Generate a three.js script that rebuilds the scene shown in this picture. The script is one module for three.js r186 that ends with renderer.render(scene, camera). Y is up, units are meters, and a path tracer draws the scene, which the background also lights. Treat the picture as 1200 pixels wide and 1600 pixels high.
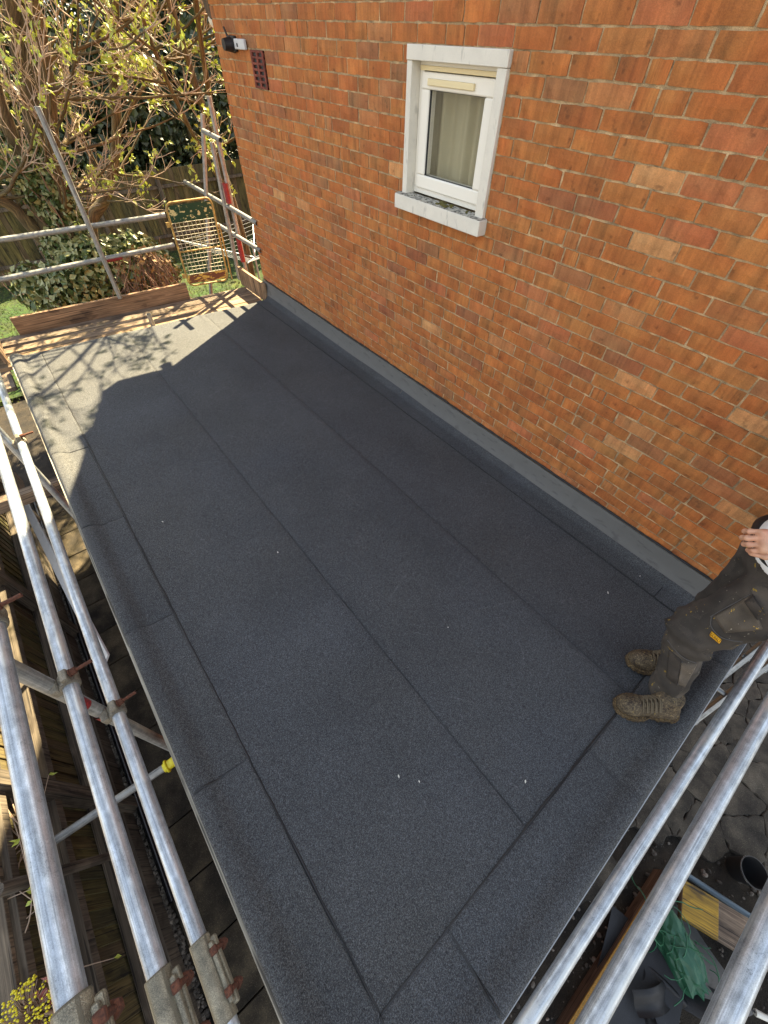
import * as THREE from 'three';
import { mergeGeometries, mergeVertices } from 'three/addons/utils/BufferGeometryUtils.js';
import { RoundedBoxGeometry } from 'three/addons/geometries/RoundedBoxGeometry.js';

// ---------------------------------------------------------------- camera, sky, sun, exposure
const V = (x, y, z) => new THREE.Vector3(x, y, z);
const scene = new THREE.Scene();
const camera = new THREE.PerspectiveCamera(2 * Math.atan(800 / 630.93) * 180 / Math.PI, 0.75, 0.05, 400);
const CAM = V(-2.2866, 2.27, 5.2203), FPX = 630.93;
const RIGHT = V(0.77910482, 0.01311584, 0.62675645), UP = V(0.47667656, 0.63694341, -0.60587338), BACK = V(-0.40715493, 0.77079898, 0.48999367);
camera.position.copy(CAM);
camera.quaternion.setFromRotationMatrix(new THREE.Matrix4().makeBasis(RIGHT, UP, BACK));
scene.add(camera);

const renderer = new THREE.WebGLRenderer({ antialias: true });
renderer.setSize(768, 1024);
renderer.toneMapping = THREE.LinearToneMapping;
renderer.toneMappingExposure = 7.2;
renderer.shadowMap.enabled = true;
renderer.shadowMap.type = THREE.PCFSoftShadowMap;

const EL = 47.5 * Math.PI / 180, SUN = V(0.836 * Math.cos(EL), Math.sin(EL), -0.548 * Math.cos(EL)).normalize();
{ // clear spring sky: deeper blue overhead, paler at the horizon, brighter round the sun
  const W = 256, H = 128, d = new Float32Array(W * H * 4);
  for (let j = 0; j < H; j++) for (let i = 0; i < W; i++) {
    const th = (j + 0.5) / H * Math.PI - Math.PI / 2, ph = ((i + 0.5) / W - 0.5) * 2 * Math.PI;
    const y = Math.sin(th), x = Math.cos(th) * Math.cos(ph), z = Math.cos(th) * Math.sin(ph);
    const t = Math.pow(1 - Math.max(0, y), 2.4), c = Math.max(0, x * SUN.x + y * SUN.y + z * SUN.z), g = 0.35 * Math.pow(c, 6) + 0.8 * Math.pow(c, 40);
    let r = 0.27 + 0.75 * t + g, gg = 0.335 + 0.67 * t + g * 0.95, b = 0.45 + 0.50 * t + g * 0.85;
    if (y < 0) { r = 0.20; gg = 0.19; b = 0.16; }
    d.set([r, gg, b, 1], (j * W + i) * 4);
  }
  const t = new THREE.DataTexture(d, W, H, THREE.RGBAFormat, THREE.FloatType);
  t.mapping = THREE.EquirectangularReflectionMapping; t.magFilter = THREE.LinearFilter; t.minFilter = THREE.LinearFilter; t.needsUpdate = true;
  scene.background = t; scene.environment = t;
  scene.backgroundIntensity = 0.40; scene.environmentIntensity = 0.40;
}
const sun = new THREE.DirectionalLight(new THREE.Color(1, 0.835, 0.53), 5);
sun.position.copy(SUN).multiplyScalar(40); sun.target.position.set(-1, 0, 1);
sun.castShadow = true; sun.shadow.radius = 1; sun.shadow.mapSize.set(4096, 4096);
Object.assign(sun.shadow.camera, { left: -18, right: 18, top: 18, bottom: -18, near: 1, far: 100 });
scene.add(sun, sun.target);

// ---------------------------------------------------------------- helpers
function rng(seed) { let a = seed >>> 0; return () => { a = (a + 0x6D2B79F5) | 0; let t = Math.imul(a ^ (a >>> 15), 1 | a); t = (t + Math.imul(t ^ (t >>> 7), 61 | t)) ^ t; return ((t ^ (t >>> 14)) >>> 0) / 4294967296; }; }
const ray = (u, v) => RIGHT.clone().multiplyScalar((u - 600) / FPX).addScaledVector(UP, (800 - v) / FPX).addScaledVector(BACK, -1);
const onX = (u, v, x) => { const r = ray(u, v); return CAM.clone().addScaledVector(r, (x - CAM.x) / r.x); };
const onY = (u, v, y) => { const r = ray(u, v); return CAM.clone().addScaledVector(r, (y - CAM.y) / r.y); };
const onZ = (u, v, z) => { const r = ray(u, v); return CAM.clone().addScaledVector(r, (z - CAM.z) / r.z); };
const clamp = (x, a, b) => Math.min(b, Math.max(a, x)), lerp = (a, b, t) => a + (b - a) * t, sstep = (a, b, x) => { const t = clamp((x - a) / (b - a), 0, 1); return t * t * (3 - 2 * t); };
const hash = (x, y, s) => { let h = Math.imul(x | 0, 374761393) + Math.imul(y | 0, 668265263) + Math.imul(s | 0, 974711); h = Math.imul(h ^ (h >>> 13), 1274126177); return ((h ^ (h >>> 16)) >>> 0) / 4294967296; };
function vnoise(x, y, s, px = 1e9, py = 1e9) { // periodic value noise
  const xi = Math.floor(x), yi = Math.floor(y), fx = x - xi, fy = y - yi, m = (a, p) => ((a % p) + p) % p;
  const u = fx * fx * (3 - 2 * fx), w = fy * fy * (3 - 2 * fy);
  const a = hash(m(xi, px), m(yi, py), s), b = hash(m(xi + 1, px), m(yi, py), s), c = hash(m(xi, px), m(yi + 1, py), s), d = hash(m(xi + 1, px), m(yi + 1, py), s);
  return lerp(lerp(a, b, u), lerp(c, d, u), w);
}
function fbm(x, y, s, px, py, oct = 4) { let v = 0, a = 0.5, t = 0; for (let i = 0; i < oct; i++) { v += a * vnoise(x, y, s + i * 17, px, py); t += a; a *= 0.5; x *= 2; y *= 2; px *= 2; py *= 2; } return v / t; }
function n3(x, y, z, s) { return (vnoise(x + z * 0.37, y - z * 0.61, s) + vnoise(y * 0.9 + 7, z + x * 0.2, s + 5) + vnoise(z * 1.1 - 3, x - y * 0.3, s + 9)) / 3; }
function tex(w, h, fn, size = 1, size2 = size, srgb = true) { // fn(x,y in 0..1) -> [r,g,b] 0..1
  const d = new Uint8Array(w * h * 4);
  for (let j = 0; j < h; j++) for (let i = 0; i < w; i++) {
    const c = fn(i / w, j / h, i, j), k = (j * w + i) * 4;
    d[k] = clamp(c[0], 0, 1) * 255; d[k + 1] = clamp(c[1], 0, 1) * 255; d[k + 2] = clamp(c[2], 0, 1) * 255; d[k + 3] = 255;
  }
  const t = new THREE.DataTexture(d, w, h); t.wrapS = t.wrapT = THREE.RepeatWrapping; t.magFilter = THREE.LinearFilter; t.minFilter = THREE.LinearMipmapLinearFilter; t.generateMipmaps = true; t.anisotropy = 8;
  if (srgb) t.colorSpace = THREE.SRGBColorSpace; t.repeat.set(1 / size, 1 / size2); t.needsUpdate = true; return t;
}
const C = (r, g, b) => new THREE.Color().setRGB(r, g, b);
const mat = (color, o = {}) => new THREE.MeshStandardMaterial({ color, roughness: 0.8, side: THREE.DoubleSide, ...o });
const used = new Map();
function numbered(n) { const k = used.get(n) || 0; used.set(n, k + 1); return k ? n + '_' + String(k).padStart(3, '0') : n; }
function shade(o) { o.castShadow = true; o.receiveShadow = true; return o; }
function tag(o, label, category, group, kind) { if (label) o.userData.label = label; if (category) o.userData.category = category; if (group) o.userData.group = group; if (kind) o.userData.kind = kind; return o; }
function thing(name, label, category, group, pos) { const g = new THREE.Group(); g.name = numbered(name); tag(g, label, category, group); if (pos) g.position.copy(pos); scene.add(g); return g; }
function part(name, geo, m, parent, label) { const o = shade(new THREE.Mesh(geo, m)); o.name = parent === scene ? numbered(name) : name; if (label) o.userData.label = label; parent.add(o); return o; }
function solo(name, geo, m, label, category, group) { return tag(part(name, geo, m, scene), label, category, group); }
function struct(name, geo, m) { const o = part(name, geo, m, scene); o.userData.kind = 'structure'; return o; }
const merge = (list) => mergeGeometries(list.map((g) => (g.index ? g.toNonIndexed() : g)), false);
function uvBox(g) { // uv in metres from the dominant normal
  const p = g.attributes.position, n = g.attributes.normal, uv = new Float32Array(p.count * 2);
  for (let i = 0; i < p.count; i++) { const ax = Math.abs(n.getX(i)), ay = Math.abs(n.getY(i)), az = Math.abs(n.getZ(i)), x = p.getX(i), y = p.getY(i), z = p.getZ(i);
    if (ax >= ay && ax >= az) { uv[2 * i] = z; uv[2 * i + 1] = y; } else if (ay >= az) { uv[2 * i] = x; uv[2 * i + 1] = z; } else { uv[2 * i] = x; uv[2 * i + 1] = y; } }
  g.setAttribute('uv', new THREE.BufferAttribute(uv, 2)); return g;
}
function box(w, h, d, x = 0, y = 0, z = 0, bev = 0) { const g = bev ? new RoundedBoxGeometry(w, h, d, 2, bev) : new THREE.BoxGeometry(w, h, d); g.translate(x, y, z); return uvBox(bev ? g : g.toNonIndexed()); }
const bx = (x0, x1, y0, y1, z0, z1, bev = 0) => box(x1 - x0, y1 - y0, z1 - z0, (x0 + x1) / 2, (y0 + y1) / 2, (z0 + z1) / 2, bev);
function orient(geo, dir, at, roll = 0) { // geometry's +y to dir
  const q = new THREE.Quaternion().setFromUnitVectors(V(0, 1, 0), dir.clone().normalize());
  if (roll) q.multiply(new THREE.Quaternion().setFromAxisAngle(V(0, 1, 0), roll));
  return geo.applyMatrix4(new THREE.Matrix4().compose(at, q, V(1, 1, 1)));
}
function cyl(a, b, r0, r1 = r0, seg = 12, cap = true) { const d = b.clone().sub(a), L = d.length(), g = new THREE.CylinderGeometry(r1, r0, L, seg, 1, !cap); const uv = g.attributes.uv; for (let i = 0; i < uv.count; i++) uv.setXY(i, uv.getX(i) * 6.283 * r0, uv.getY(i) * L); return orient(g.toNonIndexed(), d, a.clone().add(b).multiplyScalar(0.5)); }
function pipeGeo(a, b, r = 0.02415, wall = 0.004, seg = 28) { // hollow tube with rims
  const d = b.clone().sub(a), L = d.length(), pts = [];
  const P = (x, y) => pts.push(new THREE.Vector2(x, y));
  P(r - wall, 0.25); P(r - wall, 0.001); P(r - wall + 0.001, 0); P(r - 0.001, 0); P(r, 0.001); P(r, L - 0.001); P(r - 0.001, L); P(r - wall + 0.001, L); P(r - wall, L - 0.001); P(r - wall, L - 0.25);
  const g = new THREE.LatheGeometry(pts, seg), uv = g.attributes.uv, p = g.attributes.position;
  for (let i = 0; i < uv.count; i++) uv.setXY(i, uv.getX(i) * 0.1517, p.getY(i));
  return orient(g, d, a);
}
function taper(pts, rad, seg = 6) { // tapered tube through points (Vector3[]), radii function of t
  const n = pts.length, pos = [], nor = [], uv = [], idx = []; let nx = V(1, 0, 0.13).normalize(); let len = 0;
  for (let i = 0; i < n; i++) {
    const t = pts[Math.min(n - 1, i + 1)].clone().sub(pts[Math.max(0, i - 1)]).normalize();
    nx = nx.clone().addScaledVector(t, -nx.dot(t)); if (nx.lengthSq() < 1e-6) nx = V(0, 0, 1).addScaledVector(t, -t.z); nx.normalize();
    const b = t.clone().cross(nx), r = typeof rad === 'function' ? rad(i / (n - 1)) : rad[i];
    if (i) len += pts[i].distanceTo(pts[i - 1]);
    for (let k = 0; k <= seg; k++) { const a = k / seg * 6.28319, c = Math.cos(a), s = Math.sin(a); const d = nx.clone().multiplyScalar(c).addScaledVector(b, s); pos.push(pts[i].x + d.x * r, pts[i].y + d.y * r, pts[i].z + d.z * r); nor.push(d.x, d.y, d.z); uv.push(k / seg * 6.28 * r, len); }
    if (i) for (let k = 0; k < seg; k++) { const a = (i - 1) * (seg + 1) + k, c = a + seg + 1; idx.push(a, a + 1, c, a + 1, c + 1, c); }
  }
  const g = new THREE.BufferGeometry(); g.setAttribute('position', new THREE.Float32BufferAttribute(pos, 3)); g.setAttribute('normal', new THREE.Float32BufferAttribute(nor, 3)); g.setAttribute('uv', new THREE.Float32BufferAttribute(uv, 2)); g.setIndex(idx); return g;
}
const spline = (pts, n) => new THREE.CatmullRomCurve3(pts, false, 'centripetal').getPoints(n);
function grid(nu, nv, fn) { // fn(s,t) -> [x,y,z,u,v]
  const pos = [], uv = [], idx = [];
  for (let j = 0; j <= nv; j++) for (let i = 0; i <= nu; i++) { const q = fn(i / nu, j / nv); pos.push(q[0], q[1], q[2]); uv.push(q[3], q[4]); }
  for (let j = 0; j < nv; j++) for (let i = 0; i < nu; i++) { const a = j * (nu + 1) + i, c = a + nu + 1; idx.push(a, c, a + 1, a + 1, c, c + 1); }
  const g = new THREE.BufferGeometry(); g.setAttribute('position', new THREE.Float32BufferAttribute(pos, 3)); g.setAttribute('uv', new THREE.Float32BufferAttribute(uv, 2)); g.setIndex(idx); g.computeVertexNormals(); return g;
}
function jitterUv(g, r) { const uv = g.attributes.uv, a = r() * 7, b = r() * 7; for (let i = 0; i < uv.count; i++) uv.setXY(i, uv.getX(i) + a, uv.getY(i) + b); return g; }

// ---------------------------------------------------------------- textures and materials
const feltGrain = new Float32Array(1024 * 1024);
{ const r = rng(11); for (let i = 0; i < feltGrain.length; i++) feltGrain[i] = r(); }
const fg = (i, j) => feltGrain[(j & 1023) * 1024 + (i & 1023)];
const feltFn = (x, y, i, j) => {
  const g = (fg(i, j) * 2 + fg(i + 1, j) + fg(i, j + 1)) / 4, sp = fg(i, j + 500);
  const m = fbm(x * 7, y * 7, 3, 7, 7, 5);
  let k = 0.60 + 0.62 * (g - 0.5) * 1.45 + 0.13 * (m - 0.5);
  if (sp > 0.95) k += 0.22; else if (sp < 0.06) k -= 0.16;
  const b = (fbm(x * 5, y * 5, 40, 5, 5, 2) - 0.5) * 0.045;
  const w = (fg(i * 3 + 7, j * 3) - 0.5) * 0.1;
  return [k * (1 - b * 0.5 + w), k, k * (1 + b - w)];
};
const scuff = new Float32Array(2048 * 2048); // chalky scrapes left by tools and boots
{ const r = rng(404); for (let k = 0; k < 150; k++) { let x = r() * 2048, y = r() * 2048, a = r() * 6.28; const n = 12 + r() * r() * 220, w = 1 + r() * 2.5, s = 0.05 + r() * 0.16; for (let q = 0; q < n; q++) { a += (r() - .5) * .12; x += Math.cos(a); y += Math.sin(a); if (r() < 0.3) continue; for (let e = -w; e <= w; e++) { const i = (x + e * Math.sin(a)) & 2047, j = (y - e * Math.cos(a)) & 2047; scuff[j * 2048 + i] = Math.max(scuff[j * 2048 + i], s * (0.4 + 0.6 * r())); } } }
  for (let k = 0; k < 26; k++) { const cx = r() * 2048, cy = r() * 2048, R = 14 + r() * 60; for (let q = 0; q < R * R * 0.5; q++) { const a = r() * 6.28, d = Math.pow(r(), .8) * R, i = (cx + Math.cos(a) * d) & 2047, j = (cy + Math.sin(a) * d * .6) & 2047; scuff[j * 2048 + i] = Math.max(scuff[j * 2048 + i], r() * 0.13); } } }
const feltH = new Uint8Array(2048 * 2048);
const feltTex = tex(2048, 2048, (x, y, i, j) => { const c = feltFn(x, y, i, j), s = scuff[j * 2048 + i]; feltH[j * 2048 + i] = clamp(c[1], 0, 1) * 255; return [c[0] + s, c[1] + s * .97, c[2] + s * .92]; }, 2.6), feltBump = tex(2048, 2048, (x, y, i, j) => { const v = feltH[j * 2048 + i] / 255; return [v, v, v]; }, 2.6, 2.6, false);
const M = {};
M.felt = mat(C(0.152, 0.155, 0.158), { map: feltTex, bumpMap: feltBump, bumpScale: 0.0012, roughness: 0.93 });
M.felt2 = mat(C(0.148, 0.152, 0.156), { map: feltTex, bumpMap: feltBump, bumpScale: 0.0012, roughness: 0.92 });

M.bitumen = mat(C(0.012, 0.012, 0.013), { roughness: 0.45 });
const brickTex = tex(1024, 512, (x, y, i, j) => { // 1.8 m x 0.9 m, vertical drag marks
  const st = fbm(x * 46, y * 3, 21, 46, 3, 3), st2 = fbm(x * 170, y * 10, 25, 170, 10, 2), m = fbm(x * 18, y * 9, 31, 18, 9, 4), g = fg(i, j), d = fbm(x * 60, y * 30, 77, 60, 30, 3);
  let k = 0.77 + 0.17 * (st - 0.5) + 0.13 * (st2 - 0.5) + 0.20 * (m - 0.5) + 0.15 * (g - 0.5);
  if (d > 0.74) k -= 0.25 * (d - 0.74) * 4;
  const h = (fbm(x * 12, y * 8, 61, 12, 8, 3) - 0.5) * 0.36, dk = sstep(0.62, 0.8, fbm(x * 22, y * 5, 91, 22, 5, 2)) * 0.06;
  return [k * (1 - dk), k * (1 + h * 0.45 - dk * 0.7), k * (1 + h * 0.6 - dk * 0.4)];
}, 1.8, 0.9);
const brickBump = tex(512, 256, (x, y, i, j) => { const v = 0.5 + 0.5 * (fbm(x * 60, y * 8, 21, 60, 8, 3) - 0.5) + 0.6 * (fbm(x * 70, y * 35, 5, 70, 35, 3) - 0.5) + 0.25 * (fg(i, j) - 0.5); return [v, v, v]; }, 1.8, 0.9, false);
const brickTones = [[.70, .235, .055], [.68, .222, .052], [.71, .248, .060], [.66, .215, .052], [.69, .245, .062], [.72, .262, .068], [.62, .200, .052], [.66, .232, .066], [.69, .218, .050], [.50, .170, .062], [.72, .282, .092], [.58, .215, .074], [.70, .240, .058], [.67, .212, .050], [.55, .225, .082], [.92, .42, .15], [.70, .222, .075]];
M.brick = brickTones.map(([r, g, b]) => mat(C(r, g, b), { map: brickTex, bumpMap: brickBump, bumpScale: 0.003, roughness: 0.88 }));
M.brickV = mat(C(1, 1, 1), { vertexColors: true, map: brickTex, bumpMap: brickBump, bumpScale: 0.003, roughness: 0.88 });
const sandTex = tex(512, 512, (x, y, i, j) => { const k = 0.72 + 0.35 * (fg(i, j) - 0.5) + 0.5 * (fbm(x * 14, y * 14, 2, 14, 14, 4) - 0.5); return [k, k * 0.98, k * 0.95]; }, 0.5);
M.mortar = mat(C(0.82, 0.60, 0.34), { map: sandTex, bumpMap: sandTex, bumpScale: 0.004, roughness: 0.97 });
const whiteTex = tex(512, 512, (x, y, i, j) => { const s = sstep(0.62, 0.85, fbm(x * 30, y * 9, 13, 30, 9, 4)) * 0.12, k = 0.96 - 0.06 * fbm(x * 9, y * 9, 4, 9, 9, 4) - 0.05 * fg(i, j) - s; return [k, k * 0.99, k * 0.965]; }, 0.6);
M.white = mat(C(0.86, 0.83, 0.75), { map: whiteTex, bumpMap: sandTex, bumpScale: 0.0012, roughness: 0.75 });
const sillTex = tex(512, 256, (x, y, i, j) => { const n = fbm(x * 60, y * 20, 5, 60, 20, 4), k = n + 0.35 * (fg(i, j) - 0.5); const d = sstep(0.52, 0.68, k); const c = lerp(0.85, 0.22, d); return [c, c * 0.98, c * 0.93]; }, 0.8, 0.25);
M.sillTop = mat(C(0.62, 0.61, 0.57), { map: sillTex, roughness: 0.95 });
M.flash = mat(C(0.150, 0.148, 0.144), { map: whiteTex, bumpMap: feltBump, bumpScale: 0.0006, roughness: 0.85 });
M.upvc = mat(C(0.80, 0.765, 0.67), { roughness: 0.4 });
M.seal = mat(C(0.03, 0.03, 0.03), { roughness: 0.6 });
M.ventStrip = mat(C(0.74, 0.62, 0.36), { roughness: 0.5 });
M.glass = new THREE.MeshPhysicalMaterial({ color: C(0.95, 0.95, 0.93), roughness: 0.16, transmission: 1, thickness: 0, ior: 1.5, side: THREE.DoubleSide });
M.moss = mat(C(0.10, 0.085, 0.018), { roughness: 1 });
M.terracotta = mat(C(0.33, 0.085, 0.055), { map: sandTex, roughness: 0.9 });
M.black = mat(C(0.012, 0.012, 0.012), { roughness: 0.5 });
M.dark = mat(C(0.02, 0.019, 0.018), { roughness: 0.9 });
const galvFn = (x, y, i, j) => { // tube skin: u around 0.152 m, v along 1.2 m
  const s = fbm(x * 10, y * 5, 3, 10, 5, 3), sp = fbm(x * 9, y * 60, 33, 9, 60, 3), l = fbm(x * 26, y * 5, 53, 26, 5, 2), sc = fbm(x * 60, y * 420, 9, 60, 420, 2);
  let k = 0.78 + 0.26 * (s - 0.5) + 0.22 * (sp - 0.5) + 0.18 * (l - 0.5) + 0.15 * (fg(i, j) - 0.5) + 0.22 * (fbm(x * 70, y * 7, 83, 70, 7, 2) - 0.5);
  const d = sstep(0.66, 0.78, sc) * sstep(0.45, 0.62, fbm(x * 4, y * 22, 19, 4, 22, 3)); k -= d * 0.10;
  const wet = sstep(0.57, 0.72, fbm(x * 5, y * 9, 63, 5, 9, 4)); // chalky white deposits
  return [lerp(k * 0.97, 0.88, wet * 0.65), lerp(k, 0.88, wet * 0.65), lerp(k * 1.03, 0.86, wet * 0.65)];
};
const galvTex = tex(256, 1024, galvFn, 0.1517, 1.2), galvRough = tex(256, 1024, (x, y, i, j) => { const v = 0.43 - 0.4 * (galvFn(x, y, i, j)[1] - 0.78) + 0.25 * (fbm(x * 12, y * 40, 71, 12, 40, 3) - 0.5); return [v, v, v]; }, 0.1517, 1.2, false);
M.galv = mat(C(0.80, 0.80, 0.785), { map: galvTex, roughnessMap: galvRough, roughness: 1, metalness: 0.66 });
M.galvOld = mat(C(0.47, 0.43, 0.37), { map: galvTex, roughness: 0.6, metalness: 0.5 });
M.coupler = mat(C(0.42, 0.38, 0.30), { map: sandTex, bumpMap: sandTex, bumpScale: 0.002, roughness: 0.65, metalness: 0.3 });
M.sleeve = mat(C(0.46, 0.42, 0.31), { map: sandTex, bumpMap: sandTex, bumpScale: 0.0015, roughness: 0.55, metalness: 0.35 });
const rustTex = tex(256, 256, (x, y, i, j) => { const k = 0.4 + 0.6 * fbm(x * 16, y * 16, 6, 16, 16, 4) + 0.2 * (fg(i, j) - 0.5); return [k, k * 0.9, k * 0.85]; }, 0.06);
M.rust = mat(C(0.21, 0.085, 0.042), { map: rustTex, bumpMap: rustTex, bumpScale: 0.0015, roughness: 0.9 });
M.redPaint = mat(C(0.42, 0.03, 0.035), { map: rustTex, roughness: 0.6 });
M.yellow = mat(C(0.72, 0.60, 0.02), { roughness: 0.45 });
const woodFn = (seed, ring, kn) => (x, y, i, j) => { // grain runs along v
  const w = fbm(x * 6, y * 2, seed, 6, 2, 3), g = Math.sin((x * 26 + w * ring) * 6.28) * 0.5 + 0.5, fib = fbm(x * 120, y * 6, seed + 3, 120, 6, 2), st = fbm(x * 9, y * 7, seed + 8, 9, 7, 4);
  let k = 0.74 + 0.09 * (g - 0.5) + 0.3 * (fib - 0.5) + 0.4 * (st - 0.5);
  const ck = sstep(0.72, 0.78, fbm(x * 60, y * 3, seed + 21, 60, 3, 2)); k -= ck * 0.28;
  const dk = sstep(0.6, 0.75, fbm(x * 8, y * 10, seed + 31, 8, 10, 4)) * kn; k -= dk;
  return [k, k * (0.985 - dk * 0.1), k * (0.96 - dk * 0.1)];
};
const woodTex = tex(512, 1024, woodFn(100, 2.2, 0.14), 0.6, 1.8), woodTex2 = tex(512, 1024, woodFn(200, 3.0, 0.16), 0.5, 1.5);
const rotUv = (g) => { const uv = g.attributes.uv; for (let i = 0; i < uv.count; i++) uv.setXY(i, uv.getY(i), uv.getX(i)); return g; };
M.board = mat(C(0.43, 0.285, 0.165), { map: woodTex, bumpMap: woodTex, bumpScale: 0.002, roughness: 0.88 });
M.board2 = mat(C(0.36, 0.255, 0.165), { map: woodTex2, bumpMap: woodTex2, bumpScale: 0.002, roughness: 0.9 });
M.board3 = mat(C(0.30, 0.225, 0.16), { map: woodTex, bumpMap: woodTex, bumpScale: 0.002, roughness: 0.9 });
M.toe = mat(C(0.46, 0.28, 0.16), { map: woodTex2, bumpMap: woodTex2, bumpScale: 0.002, roughness: 0.88 });
M.fence = [[.20, .17, .055], [.165, .145, .05], [.22, .175, .07], [.13, .12, .05], [.19, .145, .075]].map(([r, g, b]) => mat(C(r, g, b), { map: woodTex2, bumpMap: woodTex2, bumpScale: 0.003, roughness: 0.93 }));
M.fenceRail = mat(C(0.20, 0.165, 0.125), { map: woodTex, bumpMap: woodTex, bumpScale: 0.003, roughness: 0.95 });
M.fenceCap = mat(C(0.27, 0.21, 0.145), { map: woodTex, bumpMap: woodTex, bumpScale: 0.004, roughness: 0.95 });
M.fascia = mat(C(0.50, 0.46, 0.37), { map: woodTex, roughness: 0.8 });
const paveTex = tex(512, 512, (x, y, i, j) => { const k = 0.55 + 0.7 * (fbm(x * 8, y * 8, 12, 8, 8, 5) - 0.5) + 0.28 * (fg(i, j) - 0.5) + (fg(i >> 1, j >> 1) > 0.95 ? 0.2 : 0); return [k, k * 0.97, k * 0.9]; }, 1.1);
M.pave = [[.20, .165, .115], [.18, .15, .11], [.215, .175, .12]].map(([r, g, b]) => mat(C(r, g, b), { map: paveTex, bumpMap: paveTex, bumpScale: 0.006, roughness: 0.95 }));
M.conc = [[.185, .168, .14], [.175, .16, .134], [.195, .175, .146], [.168, .153, .13]].map(([r, g, b]) => mat(C(r, g, b), { map: paveTex, bumpMap: paveTex, bumpScale: 0.01, roughness: 0.96 }));
M.soil = mat(C(0.095, 0.075, 0.053), { map: paveTex, bumpMap: paveTex, bumpScale: 0.03, roughness: 1 });
const grassTex = tex(512, 512, (x, y, i, j) => { const k = 0.55 + 0.6 * (fbm(x * 30, y * 30, 12, 30, 30, 4) - 0.5) + 0.5 * (fg(i, j) - 0.5), p = fbm(x * 4, y * 4, 70, 4, 4, 3); return [k * (0.6 + 0.5 * p), k, k * 0.35]; }, 2);
M.lawn = mat(C(0.10, 0.13, 0.035), { map: grassTex, roughness: 1 });
const barkTex = tex(256, 512, (x, y, i, j) => { const k = 0.6 + 0.6 * (fbm(x * 18, y * 8, 51, 18, 8, 4) - 0.5) + 0.3 * (fg(i, j) - 0.5), p = fbm(x * 3, y * 4, 5, 3, 4, 3); return [k, k * (0.92 + 0.1 * p), k * 0.8]; }, 0.3, 0.8);
M.bark = mat(C(0.36, 0.26, 0.16), { map: barkTex, bumpMap: barkTex, bumpScale: 0.01, roughness: 0.95 });
M.twig = mat(C(0.40, 0.29, 0.20), { roughness: 0.7 });
M.deadTwig = mat(C(0.20, 0.12, 0.075), { roughness: 0.9 });
const leafMat = (r, g, b, o = {}) => new THREE.MeshPhysicalMaterial({ color: C(r, g, b), roughness: 0.5, transmission: 0.3, thickness: 0, side: THREE.DoubleSide, ...o });
M.leafYoung = leafMat(0.47, 0.53, 0.07, { roughness: 0.6, transmission: 0.4 });
M.leafYoung2 = leafMat(0.42, 0.48, 0.06, { roughness: 0.6, transmission: 0.4 });
M.ivy = leafMat(0.085, 0.12, 0.03, { roughness: 0.35, transmission: 0.12 });
M.ivyPale = leafMat(0.30, 0.30, 0.12, { roughness: 0.4, transmission: 0.15 });
M.ever = leafMat(0.030, 0.045, 0.016, { roughness: 0.5, transmission: 0.1 });
M.ever2 = leafMat(0.055, 0.075, 0.022, { roughness: 0.5, transmission: 0.15 });
M.deadLeaf = leafMat(0.24, 0.14, 0.05, { roughness: 0.8, transmission: 0.15 });
M.roofTile = mat(C(0.20, 0.085, 0.05), { map: sandTex, roughness: 0.9 });
M.brownPaint = mat(C(0.17, 0.10, 0.045), { map: woodTex, roughness: 0.6 });
M.alu = mat(C(0.42, 0.41, 0.39), { map: galvTex, roughness: 0.42, metalness: 0.85 });

// ---------------------------------------------------------------- the setting
const G = -2.35, SL = 0.0485; // garden level; cross fall of the flat roof
struct('ground', grid(60, 60, (s, t) => { const x = lerp(-45, 45, s), z = lerp(-60, 30, t); return [x, G - 0.05 + 0.03 * (fbm(x * 0.7, z * 0.7, 3, 1e6, 1e6, 3) - 0.5), z, x, z]; }), M.soil);
struct('patio', bx(-14, -4.05, G - 0.3, G - 0.02, -7, 12), mat(C(0.46, 0.38, 0.27), { map: paveTex, bumpMap: paveTex, bumpScale: 0.01, roughness: 0.95 }));
struct('lawn', grid(40, 40, (s, t) => { const x = lerp(-9, 12, s), z = lerp(-22, -4.2, t); return [x, G - 0.005 + 0.05 * (fbm(x * 0.8, z * 0.8, 9, 1e6, 1e6, 3) - 0.5) + 0.02, z, x, z]; }), M.lawn);
{ // grass blades on the parts of the lawn that show
  const b = new THREE.BufferGeometry(); b.setAttribute('position', new THREE.Float32BufferAttribute([-.006, 0, 0, .006, 0, 0, .012, .05, .01, -.004, 0, .004, .006, 0, .003, -.02, .042, -.012], 3)); b.computeVertexNormals();
  const N = 26000, im = new THREE.InstancedMesh(b, leafMat(0.10, 0.135, 0.025, { roughness: 0.6 }), N), r = rng(5), m = new THREE.Matrix4();
  for (let i = 0; i < N; i++) { const x = lerp(-5, 6, r()), z = lerp(-13, -4, r()), s = 0.7 + r() * 0.9; m.compose(V(x, G + 0.005, z), new THREE.Quaternion().setFromEuler(new THREE.Euler((r() - .5) * .8, r() * 6.28, (r() - .5) * .8)), V(s, s, s)); im.setMatrixAt(i, m); im.setColorAt(i, C(0.7 + r() * 0.7, 0.75 + r() * 0.5, 0.5 + r() * 0.6)); }
  im.name = 'grass'; tag(im, 'short sunlit lawn grass beyond the scaffold', 'grass', null, 'stuff'); shade(im); scene.add(im);
}
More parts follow.
